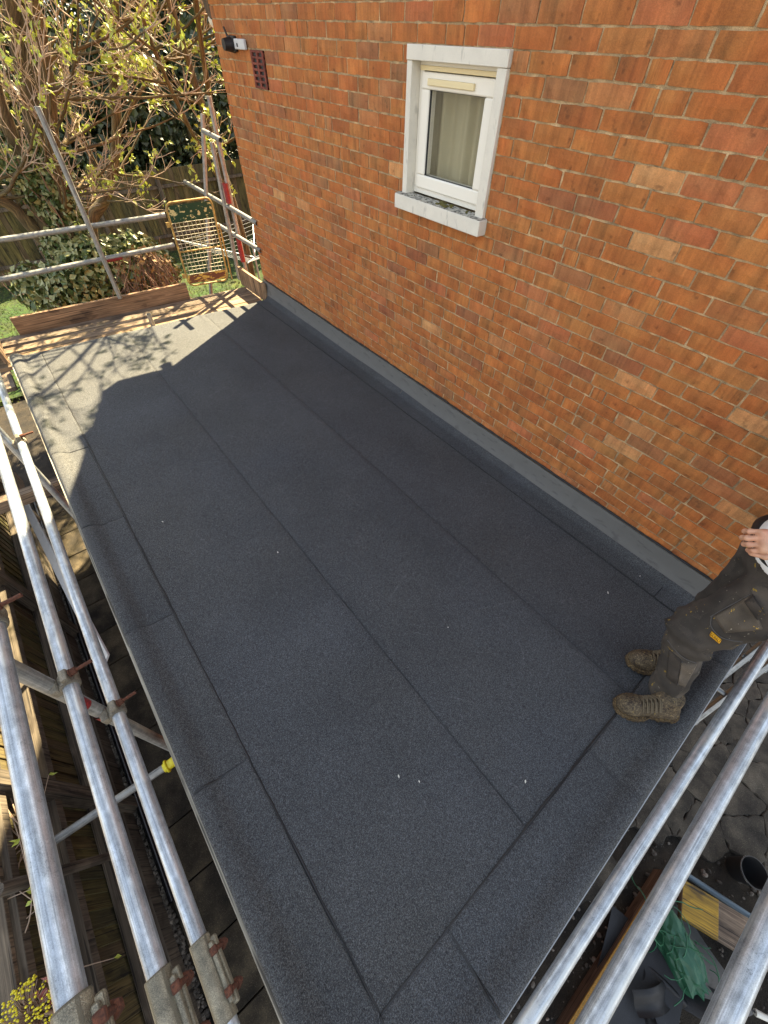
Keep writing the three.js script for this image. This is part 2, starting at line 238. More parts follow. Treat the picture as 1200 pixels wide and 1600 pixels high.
{ // slab path along the building and the gravel strip beside it
  const path = struct('path', bx(-3.86, -2.6, G - 0.09, G - 0.012, -1.2, 8.2), M.soil), r = rng(31);
  for (let k = 0; k < 22; k++) for (let c = 0; c < 2; c++) { const z0 = -1.05 + k * 0.4555, w = c ? 0.5 : 0.5, x0 = -2.68 - c * 0.565; const g = jitterUv(bx(-0.28, 0.28, -0.025, 0.025, -0.222, 0.222, 0.006), r); const o = part('paving_slab', g, M.pave[Math.floor(r() * 3)], path); o.position.set(x0 - 0.28, G + 0.004 + (r() - .5) * .006, z0 + 0.228); o.rotation.set((r() - .5) * 0.006, (r() - .5) * 0.008, (r() - .5) * 0.006); }
  const st = new THREE.DodecahedronGeometry(0.012, 0), N = 5200, im = new THREE.InstancedMesh(st, mat(C(1, 1, 1), { roughness: 0.9 }), N), m = new THREE.Matrix4();
  for (let i = 0; i < N; i++) { const s = 0.5 + r() * 1.1; m.compose(V(lerp(-3.98, -3.83, r()), G - 0.012 + r() * 0.016, lerp(-0.5, 6.2, r())), new THREE.Quaternion().setFromEuler(new THREE.Euler(r() * 6, r() * 6, r() * 6)), V(s, s * 0.7, s)); im.setMatrixAt(i, m); const k = 0.05 + r() * r() * 0.28; im.setColorAt(i, C(k * 1.1, k * 0.95, k * 0.75)); }
  im.name = 'gravel'; tag(im, 'dark gravel strip at the foot of the fence', 'gravel', null, 'stuff'); shade(im); scene.add(im);
  solo('drain_pipe', taper([V(-3.815, G + 0.05, -1), V(-3.81, G + 0.05, 1.4), V(-3.805, G + 0.05, 3), V(-3.80, G + 0.05, 4.45)], () => 0.026, 14), mat(C(0.012, 0.012, 0.014), { roughness: 0.25 }), 'glossy black plastic pipe lying along the gravel strip', 'pipe');
}
{ // broken concrete yard in front: separate pieces with open cracks
  const yard = struct('yard', bx(-4.2, 4.2, G - 0.14, G - 0.04, 5.9, 9.8), M.soil), r = rng(77), pts = [];
  for (let i = 0; i < 12; i++) for (let j = 0; j < 6; j++) { pts.push([-1.2 + i * 0.36 + (r() - .5) * .44, 5.95 + j * 0.36 + (r() - .5) * .44]); if (r() < 0.45) pts.push([-1.2 + i * 0.36 + (r() - .5) * .4, 5.95 + j * 0.36 + (r() - .5) * .4]); }
  const clip = (poly, a, b) => { const mx = (a[0] + b[0]) / 2, mz = (a[1] + b[1]) / 2, nx = b[0] - a[0], nz = b[1] - a[1], f = (p) => (p[0] - mx) * nx + (p[1] - mz) * nz, out = []; for (let i = 0; i < poly.length; i++) { const p = poly[i], q = poly[(i + 1) % poly.length], fp = f(p), fq = f(q); if (fp <= 0) out.push(p); if ((fp < 0) !== (fq < 0)) { const t = fp / (fp - fq); out.push([lerp(p[0], q[0], t), lerp(p[1], q[1], t)]); } } return out; };
  pts.forEach((a, ia) => {
    let poly = [[a[0] - 1, a[1] - 1], [a[0] + 1, a[1] - 1], [a[0] + 1, a[1] + 1], [a[0] - 1, a[1] + 1]];
    pts.forEach((b, ib) => { if (ia !== ib && Math.hypot(a[0] - b[0], a[1] - b[1]) < 1.4) poly = clip(poly, a, b); });
    poly = poly.map((p) => [clamp(p[0], -1.5, 3.2), clamp(p[1], 5.8, 8.2)]);
    if (a[0] < -0.05 && a[1] > 6.6 || a[0] < 0.35 && a[1] > 7.3 || r() < 0.03) return; // dug away, bare soil
    const rough = []; for (let i = 0; i < poly.length; i++) { const p = poly[i], q = poly[(i + 1) % poly.length], L = Math.hypot(p[0] - q[0], p[1] - q[1]), n = Math.max(1, Math.round(L / 0.045)); for (let k = 0; k < n; k++) rough.push([lerp(p[0], q[0], k / n) + (r() - .5) * .026, lerp(p[1], q[1], k / n) + (r() - .5) * .026]); }
    const s = new THREE.Shape(rough.map((p) => new THREE.Vector2((p[0] - a[0]) * 0.998, -(p[1] - a[1]) * 0.998)));
    const g = new THREE.ExtrudeGeometry(s, { depth: 0.05, bevelEnabled: true, bevelSize: 0.007, bevelThickness: 0.007, bevelSegments: 1, bevelOffset: -0.007 }); g.rotateX(-Math.PI / 2);
    const o = part('concrete_piece', jitterUv(uvBox(g), r), M.conc[Math.floor(r() * 4)], yard); o.position.set(a[0], G - 0.04 + (r() - .5) * .008, a[1]); o.rotation.set((r() - .5) * .02, 0, (r() - .5) * .02);
  });
  const st = new THREE.DodecahedronGeometry(0.014, 0), N = 2600, im = new THREE.InstancedMesh(st, mat(C(1, 1, 1), { roughness: 0.95 }), N), m = new THREE.Matrix4();
  for (let i = 0; i < N; i++) { const s = 0.3 + r() * r() * 1.9; m.compose(V(lerp(-2.9, 2.6, r()), G - 0.025 + r() * 0.02, lerp(5.95, 8.2, r())), new THREE.Quaternion().setFromEuler(new THREE.Euler(r() * 6, r() * 6, r() * 6)), V(s, s * 0.6, s)); im.setMatrixAt(i, m); const k = 0.05 + r() * r() * 0.22; im.setColorAt(i, C(k * 1.08, k * 0.93, k * 0.74)); }
  im.name = 'rubble'; tag(im, 'loose grit and rubble on the broken concrete yard', 'rubble', null, 'stuff'); shade(im); scene.add(im);
}

// ---------------------------------------------------------------- boundary fence beside the path
{
  const f = thing('board_fence', 'weathered green-brown board fence beside the slab path', 'fence', null, V(-3.92, G, 2.5)), r = rng(41), X = (x) => x + 3.92, Z = (z) => z - 2.5;
  for (let k = 0; k < 82; k++) { const z = -1.7 + k * 0.098; const g = jitterUv(box(0.014, 1.72, 0.108, 0, 0.90, 0), r); const o = part('board', g, M.fence[Math.floor(r() * 5)], f); o.position.set((r() - .5) * .004, (r() - .5) * .015, Z(z)); o.rotation.y = 0.10; o.rotation.x = (r() - .5) * 0.008; }
  for (const [y, h] of [[-1.16, 0.075], [-1.66, 0.075], [-0.62, 0.06]]) part('rail', jitterUv(bx(X(-3.90), X(-3.845), y - G - h / 2, y - G + h / 2, Z(-1.7), Z(6.3), 0.004), r), M.fenceRail, f);
  part('capping', jitterUv(bx(X(-3.95), X(-3.865), -0.565 - G, -0.535 - G, Z(-1.7), Z(6.3), 0.004), r), M.fenceCap, f);
  part('gravel_board', jitterUv(bx(X(-3.905), X(-3.875), 0.0, 0.20, Z(-1.7), Z(6.3), 0.004), r), M.fenceRail, f);
  for (const z of [-0.6, 1.5, 3.6, 5.7]) part('post', jitterUv(bx(X(-3.9), X(-3.80), -0.3, 1.83, Z(z) - 0.05, Z(z) + 0.05, 0.006), r), M.fenceRail, f);
  solo('timber_stake', cyl(onX(-6, 1392, -3.80), onX(178, 1336, -3.80), 0.032, 0.027, 9), M.fenceRail, 'thin grey timber stake leaning against the board fence', 'stake');
}

// ---------------------------------------------------------------- flat roof building
const roofY = (x) => -SL * x;
const lump = (x, z) => 0.010 * (fbm(x * 1.3 + 50, z * 1.3 + 50, 5, 1e6, 1e6, 3) - 0.5) + 0.004 * (fbm(x * 5 + 50, z * 5 + 50, 15, 1e6, 1e6, 2) - 0.5);
const kerb = (d) => 0.038 * sstep(0.122, 0.05, d) - 0.012 * sstep(0.018, 0.0, d); // rise of the felt over the edge fillet, d = distance from the edge
const X0 = -2.80, Z0 = 0.12, Z1 = 5.84;
const surf = (x, z) => roofY(x) + lump(x, z) + kerb(x - X0) + kerb(Z1 - z) - 0.5 * kerb(x - X0) * kerb(Z1 - z) / 0.038;
function sheet(x0, x1, z0, z1, lift, r, opt = {}) { // one felt sheet lying on surf(), with a little edge thickness and a wavering cut
  const nx = Math.max(2, Math.ceil((x1 - x0) / (opt.dx || 0.05))), nz = Math.max(2, Math.ceil((z1 - z0) / (opt.dz || 0.05))), s = r() * 100, w = (a, k) => 0.006 * (vnoise(a * 3 + s, k * 9, 4) - 0.5) + 0.004 * (vnoise(a * 14 + s, k * 7, 6) - 0.5);
  const ou = r() * 5, ov = r() * 5;
  return grid(nx + 2, nz + 2, (a, b) => {
    const i = Math.round(a * (nx + 2)) - 1, j = Math.round(b * (nz + 2)) - 1, sk = i < 0 || j < 0 || i > nx || j > nz;
    const ii = clamp(i, 0, nx), jj = clamp(j, 0, nz); let x = lerp(x0, x1, ii / nx), z = lerp(z0, z1, jj / nz);
    const ex = (ii === 0 && x0 > X0 + 0.01) || (ii === nx && x1 < -0.01), ez = (jj === 0 && z0 > Z0 + .01) || (jj === nz && z1 < Z1 - .01);
    if (ex) x += w(z, ii); if (ez) z += w(x, jj);
    const y = surf(x, z) + lift - (sk ? 0.011 : 0); return [x, y, z, x + ou, z + ov];
  });
}
function bead(p0, p1, lift, wd, r) { // bitumen squeezed out along a lap
  const L = p0.distanceTo(p1), n = Math.ceil(L / 0.012), d = p1.clone().sub(p0).normalize(), sd = V(d.z, 0, -d.x), s = r() * 100;
  return grid(4, n, (a, b) => { const t = b * L, q = p0.clone().addScaledVector(d, t), k = wd * (0.35 + 1.0 * fbm(t * 16 + s, 3, 7, 1e6, 1e6, 3)) * sstep(0, 0.01, Math.min(t, L - t) + 0.004), off = (a - 0.5) * 2 * k + 0.006 * (fbm(t * 5 + s, 9, 8, 1e6, 1e6, 2) - 0.5); q.addScaledVector(sd, off); return [q.x, surf(q.x, q.z) + lift - 0.003 + 0.0045 * (1 - Math.pow(2 * Math.abs(a - .5), 2)), q.z, 0, 0]; });
}
{
  const b = thing('flat_roof_building', 'low flat roofed building covered in dark mineral felt against the brick house', 'building', null, V(-1.4, G, 3)), r = rng(91), O = V(-1.4, G, 3);
  const put = (n, g, m, lab) => { g.translate(-O.x, -O.y, -O.z); return part(n, g, m, b, lab); };
  put('wall', bx(-2.72, -2.62, G, -0.12, 0.25, 5.72), M.brick[9]); put('wall', bx(-2.62, -0.02, G, -0.12, 5.62, 5.72), M.brick[9]); put('wall', bx(-2.62, -0.02, G, -0.12, 0.25, 0.35), M.brick[9]);
  put('roof_deck', (() => { const g = bx(X0 + 0.03, -0.01, -0.10, -0.025, Z0 + 0.03, Z1 - 0.03), p = g.attributes.position; for (let i = 0; i < p.count; i++) p.setY(i, p.getY(i) + roofY(p.getX(i))); return g; })(), M.dark);
  // main sheets, each 4 mm over its neighbour
  put('felt_sheet', sheet(-0.90, -0.06, Z0, 5.66, 0.000, r), M.felt);
  put('felt_sheet', sheet(-1.76, -0.88, Z0, 5.66, 0.004, r), M.felt2);
  put('felt_sheet', sheet(-2.62, -1.755, Z0, 5.66, 0.008, r), M.felt);
  // strips over the left edge
  const zj = [Z0, 1.02, 1.925, 2.815, 3.70, 4.61, Z1 - 0.0];
  for (let k = 0; k < 6; k++) put('edge_strip', sheet(X0, -2.556, zj[k], Math.min(zj[k + 1] + 0.0, Z1), 0.012 + (k % 2) * 0.003, r, { dx: 0.014 }), k % 2 ? M.felt2 : M.felt);
  const xj = [-2.556, -2.228, -1.285, -0.34, -0.05];
  for (let k = 0; k < 4; k++) put('edge_strip', sheet(xj[k], xj[k + 1], 5.577, Z1, 0.013 + (k % 2) * 0.003, r, { dz: 0.014 }), k % 2 ? M.felt2 : M.felt);
  // wall strips: flat part, fillet and upstand behind the flashing
  const wz = [Z0, 1.35, 2.75, 4.1, 5.36, 5.80], prof = [[-0.20, 0], [-0.15, 0.001], [-0.10, 0.003], [-0.075, 0.010], [-0.055, 0.028], [-0.034, 0.052], [-0.020, 0.075], [-0.016, 0.10], [-0.014, 0.15]];
  for (let k = 0; k < 5; k++) { const s = r() * 50; const g = grid(8, Math.ceil((wz[k + 1] - wz[k]) / 0.03), (a, t) => { const q = prof[Math.round(a * 8)], z = lerp(wz[k], wz[k + 1], t), wob = 0.006 * (fbm(z * 2.2 + 9, 2, 5, 1e6, 1e6, 3) - 0.5); return [q[0] + (a === 0 ? wob * 1.2 : 0), roofY(q[0]) + lump(q[0], z) + q[1] + 0.007 + (k % 2) * 0.002, z, q[0] + q[1] + s, z + s]; }); put('wall_strip', g, M.felt2); }
  // flashing with a slight kick at its foot
  const fz = [0.0, 0.98, 2.12, 3.46, 4.62, 5.74];
  for (let k = 0; k < 5; k++) { const s = r() * 50; const g = grid(4, Math.ceil((fz[k + 1] - fz[k]) / 0.05), (a, t) => { const z = lerp(fz[k] - (k ? 0.012 : 0), fz[k + 1], t), w = 0.010 * (fbm(z * 1.6 + 3, 2, 15, 1e6, 1e6, 3) - 0.5), P = [[-0.012, 0.200], [-0.017, 0.16], [-0.022, 0.12], [-0.029, 0.085], [-0.046, 0.060]][Math.round(a * 4)]; return [P[0] - (k % 2) * 0.0025 + (a === 1 ? w * 0.6 : w * 0.25), P[1] + (a === 0 ? w * 0.4 : a === 1 ? w : 0), z, P[1] + s, z + s]; }); put('flashing', g, M.flash); }
  { const s = r() * 50, pts = []; for (let k = 0; k <= 460; k++) { const z = 0.02 + k / 460 * 5.7; pts.push(V(-0.006, 0.2065 + 0.004 * (vnoise(z * 9, 1, 3) - .5), z)); } put('sealant', taper(pts, (q) => 0.0035 + 0.0065 * fbm(q * 210 + s, 2, 3, 1e6, 1e6, 2), 6), M.bitumen); }
  // bitumen along the laps
  const B = (x0, z0, x1, z1, l, w) => put('bitumen_bead', bead(V(x0, 0, z0), V(x1, 0, z1), l, w, r), M.bitumen);
  B(-2.553, 1.4, -2.553, 5.575, 0.011, 0.006); B(-2.553, Z0 + .01, -2.553, 1.4, 0.011, 0.0028); B(-0.882, Z0, -0.882, 5.57, 0.004, 0.0042); B(-1.757, Z0, -1.757, 5.57, 0.008, 0.0042);
  B(-2.55, 5.574, -0.05, 5.574, 0.012, 0.0065); B(-0.205, Z0, -0.205, 5.57, 0.006, 0.0030);
  for (let k = 1; k < 6; k++) B(X0 + 0.01, zj[k] - 0.01, -2.56, zj[k] + 0.006, 0.015, k > 3 ? 0.0045 : 0.0025);
  for (let k = 1; k < 4; k++) B(xj[k], 5.58, xj[k] - 0.012, Z1 - 0.01, 0.016, 0.005);
  B(-2.553, 5.575, -2.60, 5.80, 0.016, 0.005); B(-2.552, 5.572, -2.68, 5.64, 0.0155, 0.004);
  B(-0.20, 5.36, -0.06, 5.365, 0.010, 0.003);
  // pale trims under the felt edge
  const slope = (g) => { const p = g.attributes.position; for (let i = 0; i < p.count; i++) p.setY(i, p.getY(i) + roofY(p.getX(i))); return g; };
  put('edge_trim', slope(bx(X0 - 0.016, X0 + 0.004, -0.14, 0.028, Z0 - 0.01, Z1 + 0.014, 0.003)), M.fascia, 'pale painted edge board along the long open side');
  put('edge_trim', slope(bx(X0 - 0.012, -0.02, -0.14, 0.026, Z1 - 0.003, Z1 + 0.009, 0.002)), mat(C(0.30, 0.31, 0.32), { roughness: 0.5, metalness: 0.5 }), 'thin grey metal edge trim along the short open side');
  put('edge_trim', slope(bx(X0 - 0.01, -0.03, -0.12, -0.006, Z0 - 0.012, Z0 - 0.0, 0.002)), M.fascia);
}
{ // bits lying on the felt
  const r = rng(15);
  const chips = [[950, 926, .016, .004], [434, 863, .011, .006], [623, 1213, .012, .006], [655, 1221, .008, .005], [821, 1221, .012, .006], [254, 815, .012, .005], [1000, 900, .007, .004], [700, 980, .006, .004], [1074, 968, .022, .007]];
  for (const [u, v, l, w] of chips) { const p0 = onY(u, v, 0.1), p = onY(u, v, surf(p0.x, p0.z) + 0.013); const g = uvBox(new THREE.DodecahedronGeometry(1, 0).scale(l * .6, 0.003, w * .6)); const o = solo('plaster_chip', g, M.white, 'tiny white chip lying on the dark felt', 'chip', 'white chips on the felt'); o.position.copy(p); o.rotation.y = r() * 3; }
  const p = onY(237, 503, 0.05); // short tube end standing at the back of the roof
  const t = thing('tube_stub', 'short grey upright tube stub at the back edge of the felt roof', 'tube', null, V(p.x, -0.05, p.z)); part('tube', pipeGeo(V(0, -0.10, 0), V(0, 0.19, 0)), M.galvOld, t);
}

// ---------------------------------------------------------------- brick house
{
  const h = thing('brick_house', 'tall orange brick house wall with one small white window', 'house', null, V(0, G, 2.8)), O = V(0, G, 2.8), ZH = 5.76, HX = 7;
  const put = (n, g, m, p = h, lab) => { g.translate(-O.x, -O.y, -O.z); return part(n, g, m, p, lab); };
  const WZ0 = 2.61, WZ1 = 3.35, WY0 = 1.45, WY1 = 2.2; // outer size of the window surround
  const wall = put('wall', merge([bx(0.0055, 0.25, G, WY0 + .06, 0.008, ZH - .008), bx(0.0055, 0.25, WY1 - .02, 3.4, 0.008, ZH - .008), bx(0.0055, 0.25, WY0 + .06, WY1 - .02, 0.008, WZ0 + .02), bx(0.0055, 0.25, WY0 + .06, WY1 - .02, WZ1 - .02, ZH - .008)]), M.mortar);
  // bricks: stretcher bond, 75 mm courses
  const r = rng(2024), variants = [], L = 0.217, Hh = 0.0668;
  for (let v = 0; v < 48; v++) { // front face grid with slightly worn, uneven edges
    const g = grid(8, 4, (a, b) => { // outer ring is the side skirt
      const i = Math.round(a * 8), j = Math.round(b * 4), sk = i === 0 || j === 0 || i === 8 || j === 4; const ii = clamp(i, 1, 7), jj = clamp(j, 1, 3);
      let z = lerp(-L / 2, L / 2, (ii - 1) / 6), y = lerp(-Hh / 2, Hh / 2, (jj - 1) / 2); const e = ii === 1 || ii === 7 || jj === 1 || jj === 3, co = (ii === 1 || ii === 7) && (jj === 1 || jj === 3);
      const n1 = hash(ii * 7 + v * 31, jj * 13, 3) - .5, n2 = hash(ii * 5 + v * 17, jj * 3 + 50, 9) - .5;
      if (ii === 1 || ii === 7) z += n1 * 0.004; if (jj === 1 || jj === 3) y += n2 * 0.0032; if (co) { z *= 0.994; y *= 0.975; }
      return [sk ? 0.055 : (e ? 0.0022 : 0) + (n1 + n2) * 0.0022, y, z, z, y];
    });
    variants.push(jitterUv(g.toNonIndexed(), r));
  }
  variants.forEach((g) => g.computeVertexNormals());
  const list = [], cams = (y, z, l) => { const q = [[-l / 2, -.032], [l / 2, -.032], [l / 2, .032], [-l / 2, .032]].map(([dz, dy]) => { const d = V(0, y + dy, z + dz).sub(CAM), w = -d.dot(BACK); return [600 + FPX * d.dot(RIGHT) / w, 800 - FPX * d.dot(UP) / w, w]; }); let A = 0; for (let i = 0; i < 4; i++) { const a = q[i], b = q[(i + 1) % 4]; A += a[0] * b[1] - b[0] * a[1]; } const cx = (q[0][0] + q[2][0]) / 2, cy = (q[0][1] + q[2][1]) / 2, inn = q[0][2] > 0 && cx > 290 && cx < 1215 && cy > -20 && cy < 960; return inn ? Math.abs(A) : 0; };
  for (let k = -12; k < 28; k++) { // k-th course below the window head
    const yt = 2.2 - k * 0.075 - 0.004, y0 = yt - 0.067; let yl = y0, yh = yt; if (yl < 0.2) { yl = 0.208; if (yh - yl < 0.02) continue; }
    const off = ((k % 2) + 2) % 2 ? 0.1125 : 0;
    for (let z = 3.453 - 0.225 * 16 - off; z < ZH; z += 0.225) {
      let spans = [[Math.max(z + 0.004, 0), Math.min(z + 0.2215, ZH)]];
      const cut = (a, b) => { spans = spans.flatMap(([s, e]) => (e <= a || s >= b ? [[s, e]] : [[s, a], [b, e]].filter(([x, y]) => y - x > 0.025))); };
      if (yh > WY0 + 0.09 && yl < WY1 - 0.005) cut(WZ0 - 0.004, WZ1 + 0.004); else if (yh > WY0 && yl < WY0 + 0.09) cut(2.58, 3.375);
      if (yh > 1.9 && yl < 2.12) cut(0.645, 0.87);
      if (r() < 0.07) { const q = z + 0.08 + r() * 0.07; cut(q, q + 0.009); }
      for (const [s, e] of spans) { if (e - s < 0.03) continue; const y = (yl + yh) / 2 + (r() - .5) * .003, zc = (s + e) / 2; list.push({ y, z: zc, l: e - s - (r() * 0.003), hh: yh - yl, v: Math.floor(r() * 48), t: Math.floor(Math.pow(r(), 1.9) * brickTones.length), tw: (r() - .5) * 0.012, px: (r() - .5) * 0.0035, a: cams(y, zc, e - s) }); }
    }
  }
  for (const b of list) if (b.t === 15 && hash(Math.round(b.z * 100), Math.round(b.y * 100), 4) > 0.15) b.t = 2; else if (b.t === 9 && hash(Math.round(b.z * 100), Math.round(b.y * 100), 5) > 0.5) b.t = 6;
  for (const [u, v] of [[1025, 281], [1033, 388], [990, 602], [1170, 665], [972, 704]]) { const p = onX(u, v, 0); let best = null; for (const b of list) { const d = Math.hypot(b.z - p.z, (b.y - p.y) * 2); if (!best || d < best[0]) best = [d, b]; } best[1].t = 15; } // the pale replaced bricks
  for (const [u, v] of [[865, 310], [925, 335], [620, 415], [645, 400], [895, 320]]) { const p = onX(u, v, 0); let best = null; for (const b of list) { const d = Math.hypot(b.z - p.z, (b.y - p.y) * 2); if (!best || d < best[0]) best = [d, b]; } best[1].t = 9; }
  list.sort((a, b) => b.a - a.a);
  const rest = []; const q = new THREE.Quaternion();
  list.forEach((b, i) => {
    const sc = V(1, b.hh / Hh, b.l / L), ps = V(b.px, b.y, b.z).sub(O); q.setFromEuler(new THREE.Euler(b.tw, 0, 0));
    if (i < 298) { const o = part('brick', variants[b.v], M.brick[b.t], wall); o.position.copy(ps); o.scale.copy(sc); o.quaternion.copy(q); }
    else { const g = variants[b.v].clone(); g.applyMatrix4(new THREE.Matrix4().compose(ps, q, sc)); const c = brickTones[b.t], a = new Float32Array(g.attributes.position.count * 3); for (let n = 0; n < a.length; n += 3) { a[n] = c[0]; a[n + 1] = c[1]; a[n + 2] = c[2]; } g.setAttribute('color', new THREE.BufferAttribute(a, 3)); rest.push(g); }
  });
  part('bricks', merge(rest), M.brickV, wall).userData.kind = 'stuff';
  // gable above, other walls, roof, all with thickness
  const gs = new THREE.Shape([new THREE.Vector2(0, 3.4), new THREE.Vector2(ZH, 3.4), new THREE.Vector2(ZH / 2 + .9, 4.35), new THREE.Vector2(ZH / 2, 5.1), new THREE.Vector2(ZH / 2 - .9, 4.35)].map((p) => new THREE.Vector2(clamp(p.x, 0.9, ZH - 0.9), p.y)));
  const gg = new THREE.ExtrudeGeometry(gs, { depth: 0.2, bevelEnabled: false }); gg.rotateY(-Math.PI / 2); gg.translate(0.22, 0, 0); put('gable', uvBox(gg), M.brick[1]);
  put('wall', bx(0.25, HX, G, 2.5, 0.0, 0.24), M.brick[1]); put('wall', bx(0.25, HX, G, 2.5, ZH - 0.24, ZH), M.brick[1]); put('wall', bx(HX - 0.24, HX, G, 3.4, 0.24, ZH - 0.24), M.brick[1]);
  put('corner', bx(0.058, 0.25, G, 2.52, -0.0, 0.009), M.brick[7]);
  put('roof', (() => { const s = new THREE.Shape(), m = 0.79, zr = ZH / 2, e = 0.16, yb = 2.6; s.moveTo(-e, yb - e * m); s.lineTo(zr, yb + zr * m); s.lineTo(ZH + e, yb - e * m); s.lineTo(ZH + e, yb - e * m + 0.13); s.lineTo(zr, yb + zr * m + 0.14); s.lineTo(-e, yb - e * m + 0.13); const g = new THREE.ExtrudeGeometry(s, { depth: HX + 0.7, bevelEnabled: false }); g.rotateY(-Math.PI / 2); g.translate(HX + 0.43, 0, 0); return uvBox(g); })(), M.roofTile);
  put('soffit', bx(-0.24, HX, 2.455, 2.475, -0.16, 0.0), M.white); put('fascia_board', bx(-0.24, HX, 2.44, 2.58, -0.18, -0.16), M.brownPaint);
  put('eaves_bracket', (() => { const s = new THREE.Shape(); s.moveTo(0, 0); s.quadraticCurveTo(0.02, -0.17, 0.13, -0.18); s.lineTo(0.13, 0); const g = new THREE.ExtrudeGeometry(s, { depth: 0.09, bevelEnabled: true, bevelSize: 0.004, bevelThickness: 0.004, bevelSegments: 1 }); g.rotateY(-Math.PI / 2); g.translate(0.10, 2.455, -0.145); return uvBox(g); })(), M.brownPaint);
  // window
  const w = part('window', merge([bx(-0.022, 0.1, 2.14, 2.2, WZ0, WZ1, 0.004), bx(-0.018, 0.1, 1.53, 2.139, WZ0 + .002, 2.655, 0.004), bx(-0.018, 0.1, 1.53, 2.139, 3.285, WZ1 - .002, 0.004)]).translate(-O.x, -O.y, -O.z), M.white, h, 'white painted window surround');
  const fr = (n, z0, z1, y0, y1, t, x0, x1, m, b = 0.004) => put(n, merge([bx(x0, x1, y1 - t, y1, z0, z1, b), bx(x0, x1, y0, y0 + t, z0, z1, b), bx(x0 + .0005, x1, y0 + t, y1 - t, z0, z0 + t, b), bx(x0 + .0005, x1, y0 + t, y1 - t, z1 - t, z1, b)]), m, w);
  fr('frame', 2.656, 3.284, 1.54, 2.139, 0.034, 0.05, 0.11, M.upvc); fr('casement', 2.686, 3.254, 1.570, 2.098, 0.070, 0.036, 0.10, M.upvc, 0.009); fr('gasket', 2.752, 3.188, 1.636, 2.032, 0.006, 0.046, 0.062, M.seal, 0.001);
  put('head_bead', bx(0.04, 0.06, 2.102, 2.122, 2.665, 3.275, 0.003), M.ventStrip, w);
  put('trickle_vent', bx(0.022, 0.037, 2.046, 2.074, 2.75, 3.11, 0.004), M.ventStrip, w);
  put('pane', bx(0.064, 0.068, 1.63, 2.04, 2.745, 3.195), M.glass, w);
  const sill = put('sill', merge([bx(-0.062, 0.05, 1.452, 1.533, 2.586, 3.37, 0.006)]), M.white, w); put('sill_top', bx(-0.058, 0.034, 1.5335, 1.5365, 2.592, 3.364), M.sillTop, w);
  for (let k = 0; k < 26; k++) { const rr = rng(500 + k), z = k < 13 ? 3.01 + (rr() - .5) * .1 : 2.64 + rr() * .66, x = -0.045 + rr() * .07, s = (k < 13 ? 0.011 : 0.006) * (0.5 + rr()); put('moss', new THREE.IcosahedronGeometry(s, 1).scale(1, 0.6, 1.2).translate(x, 1.538, z), M.moss, w); }
  // room behind the pane: pale blind, dark reveal
  put('blind', grid(90, 2, (a, b) => [0.16 + 0.022 * Math.sin(a * 30 + 5 * vnoise(a * 6, 2, 4)), lerp(1.5, 2.15, b), lerp(2.62, 3.32, a), a, b]), mat(C(0.40, 0.37, 0.25), { roughness: 0.9 }), w);
  put('room', merge([bx(0.26, 1.6, 1.2, 1.22, 2.2, 3.8), bx(0.26, 1.6, 2.38, 2.40, 2.2, 3.8), bx(1.6, 1.62, 1.2, 2.4, 2.2, 3.8), bx(0.26, 1.6, 1.22, 2.38, 2.18, 2.2), bx(0.26, 1.6, 1.22, 2.38, 3.8, 3.82)]), M.white, w);
  // air brick and the small lamp
  const vent = part('air_brick', merge([bx(0.0025, 0.05, 1.905, 2.12, 0.65, 0.865)]).translate(-O.x, -O.y, -O.z), M.black, h);
  { const bars = []; for (let k = 0; k <= 6; k++) bars.push(bx(-0.010, 0.03, 1.905 + k * 0.0335, 1.905 + k * 0.0335 + 0.0145, 0.65, 0.865, 0.002)); for (const z of [0.65, 0.745, 0.84]) bars.push(bx(-0.0115, 0.03, 1.9045, 2.1205, z, z + 0.025, 0.002)); put('grille', merge(bars), M.terracotta, vent); }
  const lp = part('wall_lamp', bx(-0.03, -0.003, 2.115, 2.175, 0.42, 0.60, 0.008).translate(-O.x, -O.y, -O.z), mat(C(0.55, 0.55, 0.54), { roughness: 0.4 }), h);
  put('lamp_head', merge([new THREE.CylinderGeometry(0.034, 0.05, 0.09, 18).rotateZ(Math.PI / 2).translate(-0.05, 2.14, 0.36), bx(-0.03, -0.002, 2.10, 2.19, 0.30, 0.425, 0.008), cyl(V(-.02, 2.17, .31), V(-.035, 2.235, .29), .007)].map((g) => { const q2 = g.index ? g.toNonIndexed() : g; return q2; })), M.black, lp);
  put('sensor', bx(-0.034, -0.029, 2.13, 2.15, 0.47, 0.49, 0.002), M.black, lp);
  // white waste pipe elbow round the corner
  put('waste_pipe', merge([cyl(V(0.10, 2.27, 0.01), V(0.10, 2.27, -0.10), 0.034, 0.034, 18), cyl(V(0.10, 2.27, -0.09), V(0.10, 2.27, -0.17), 0.042, 0.055, 18)]), M.white, h);
}

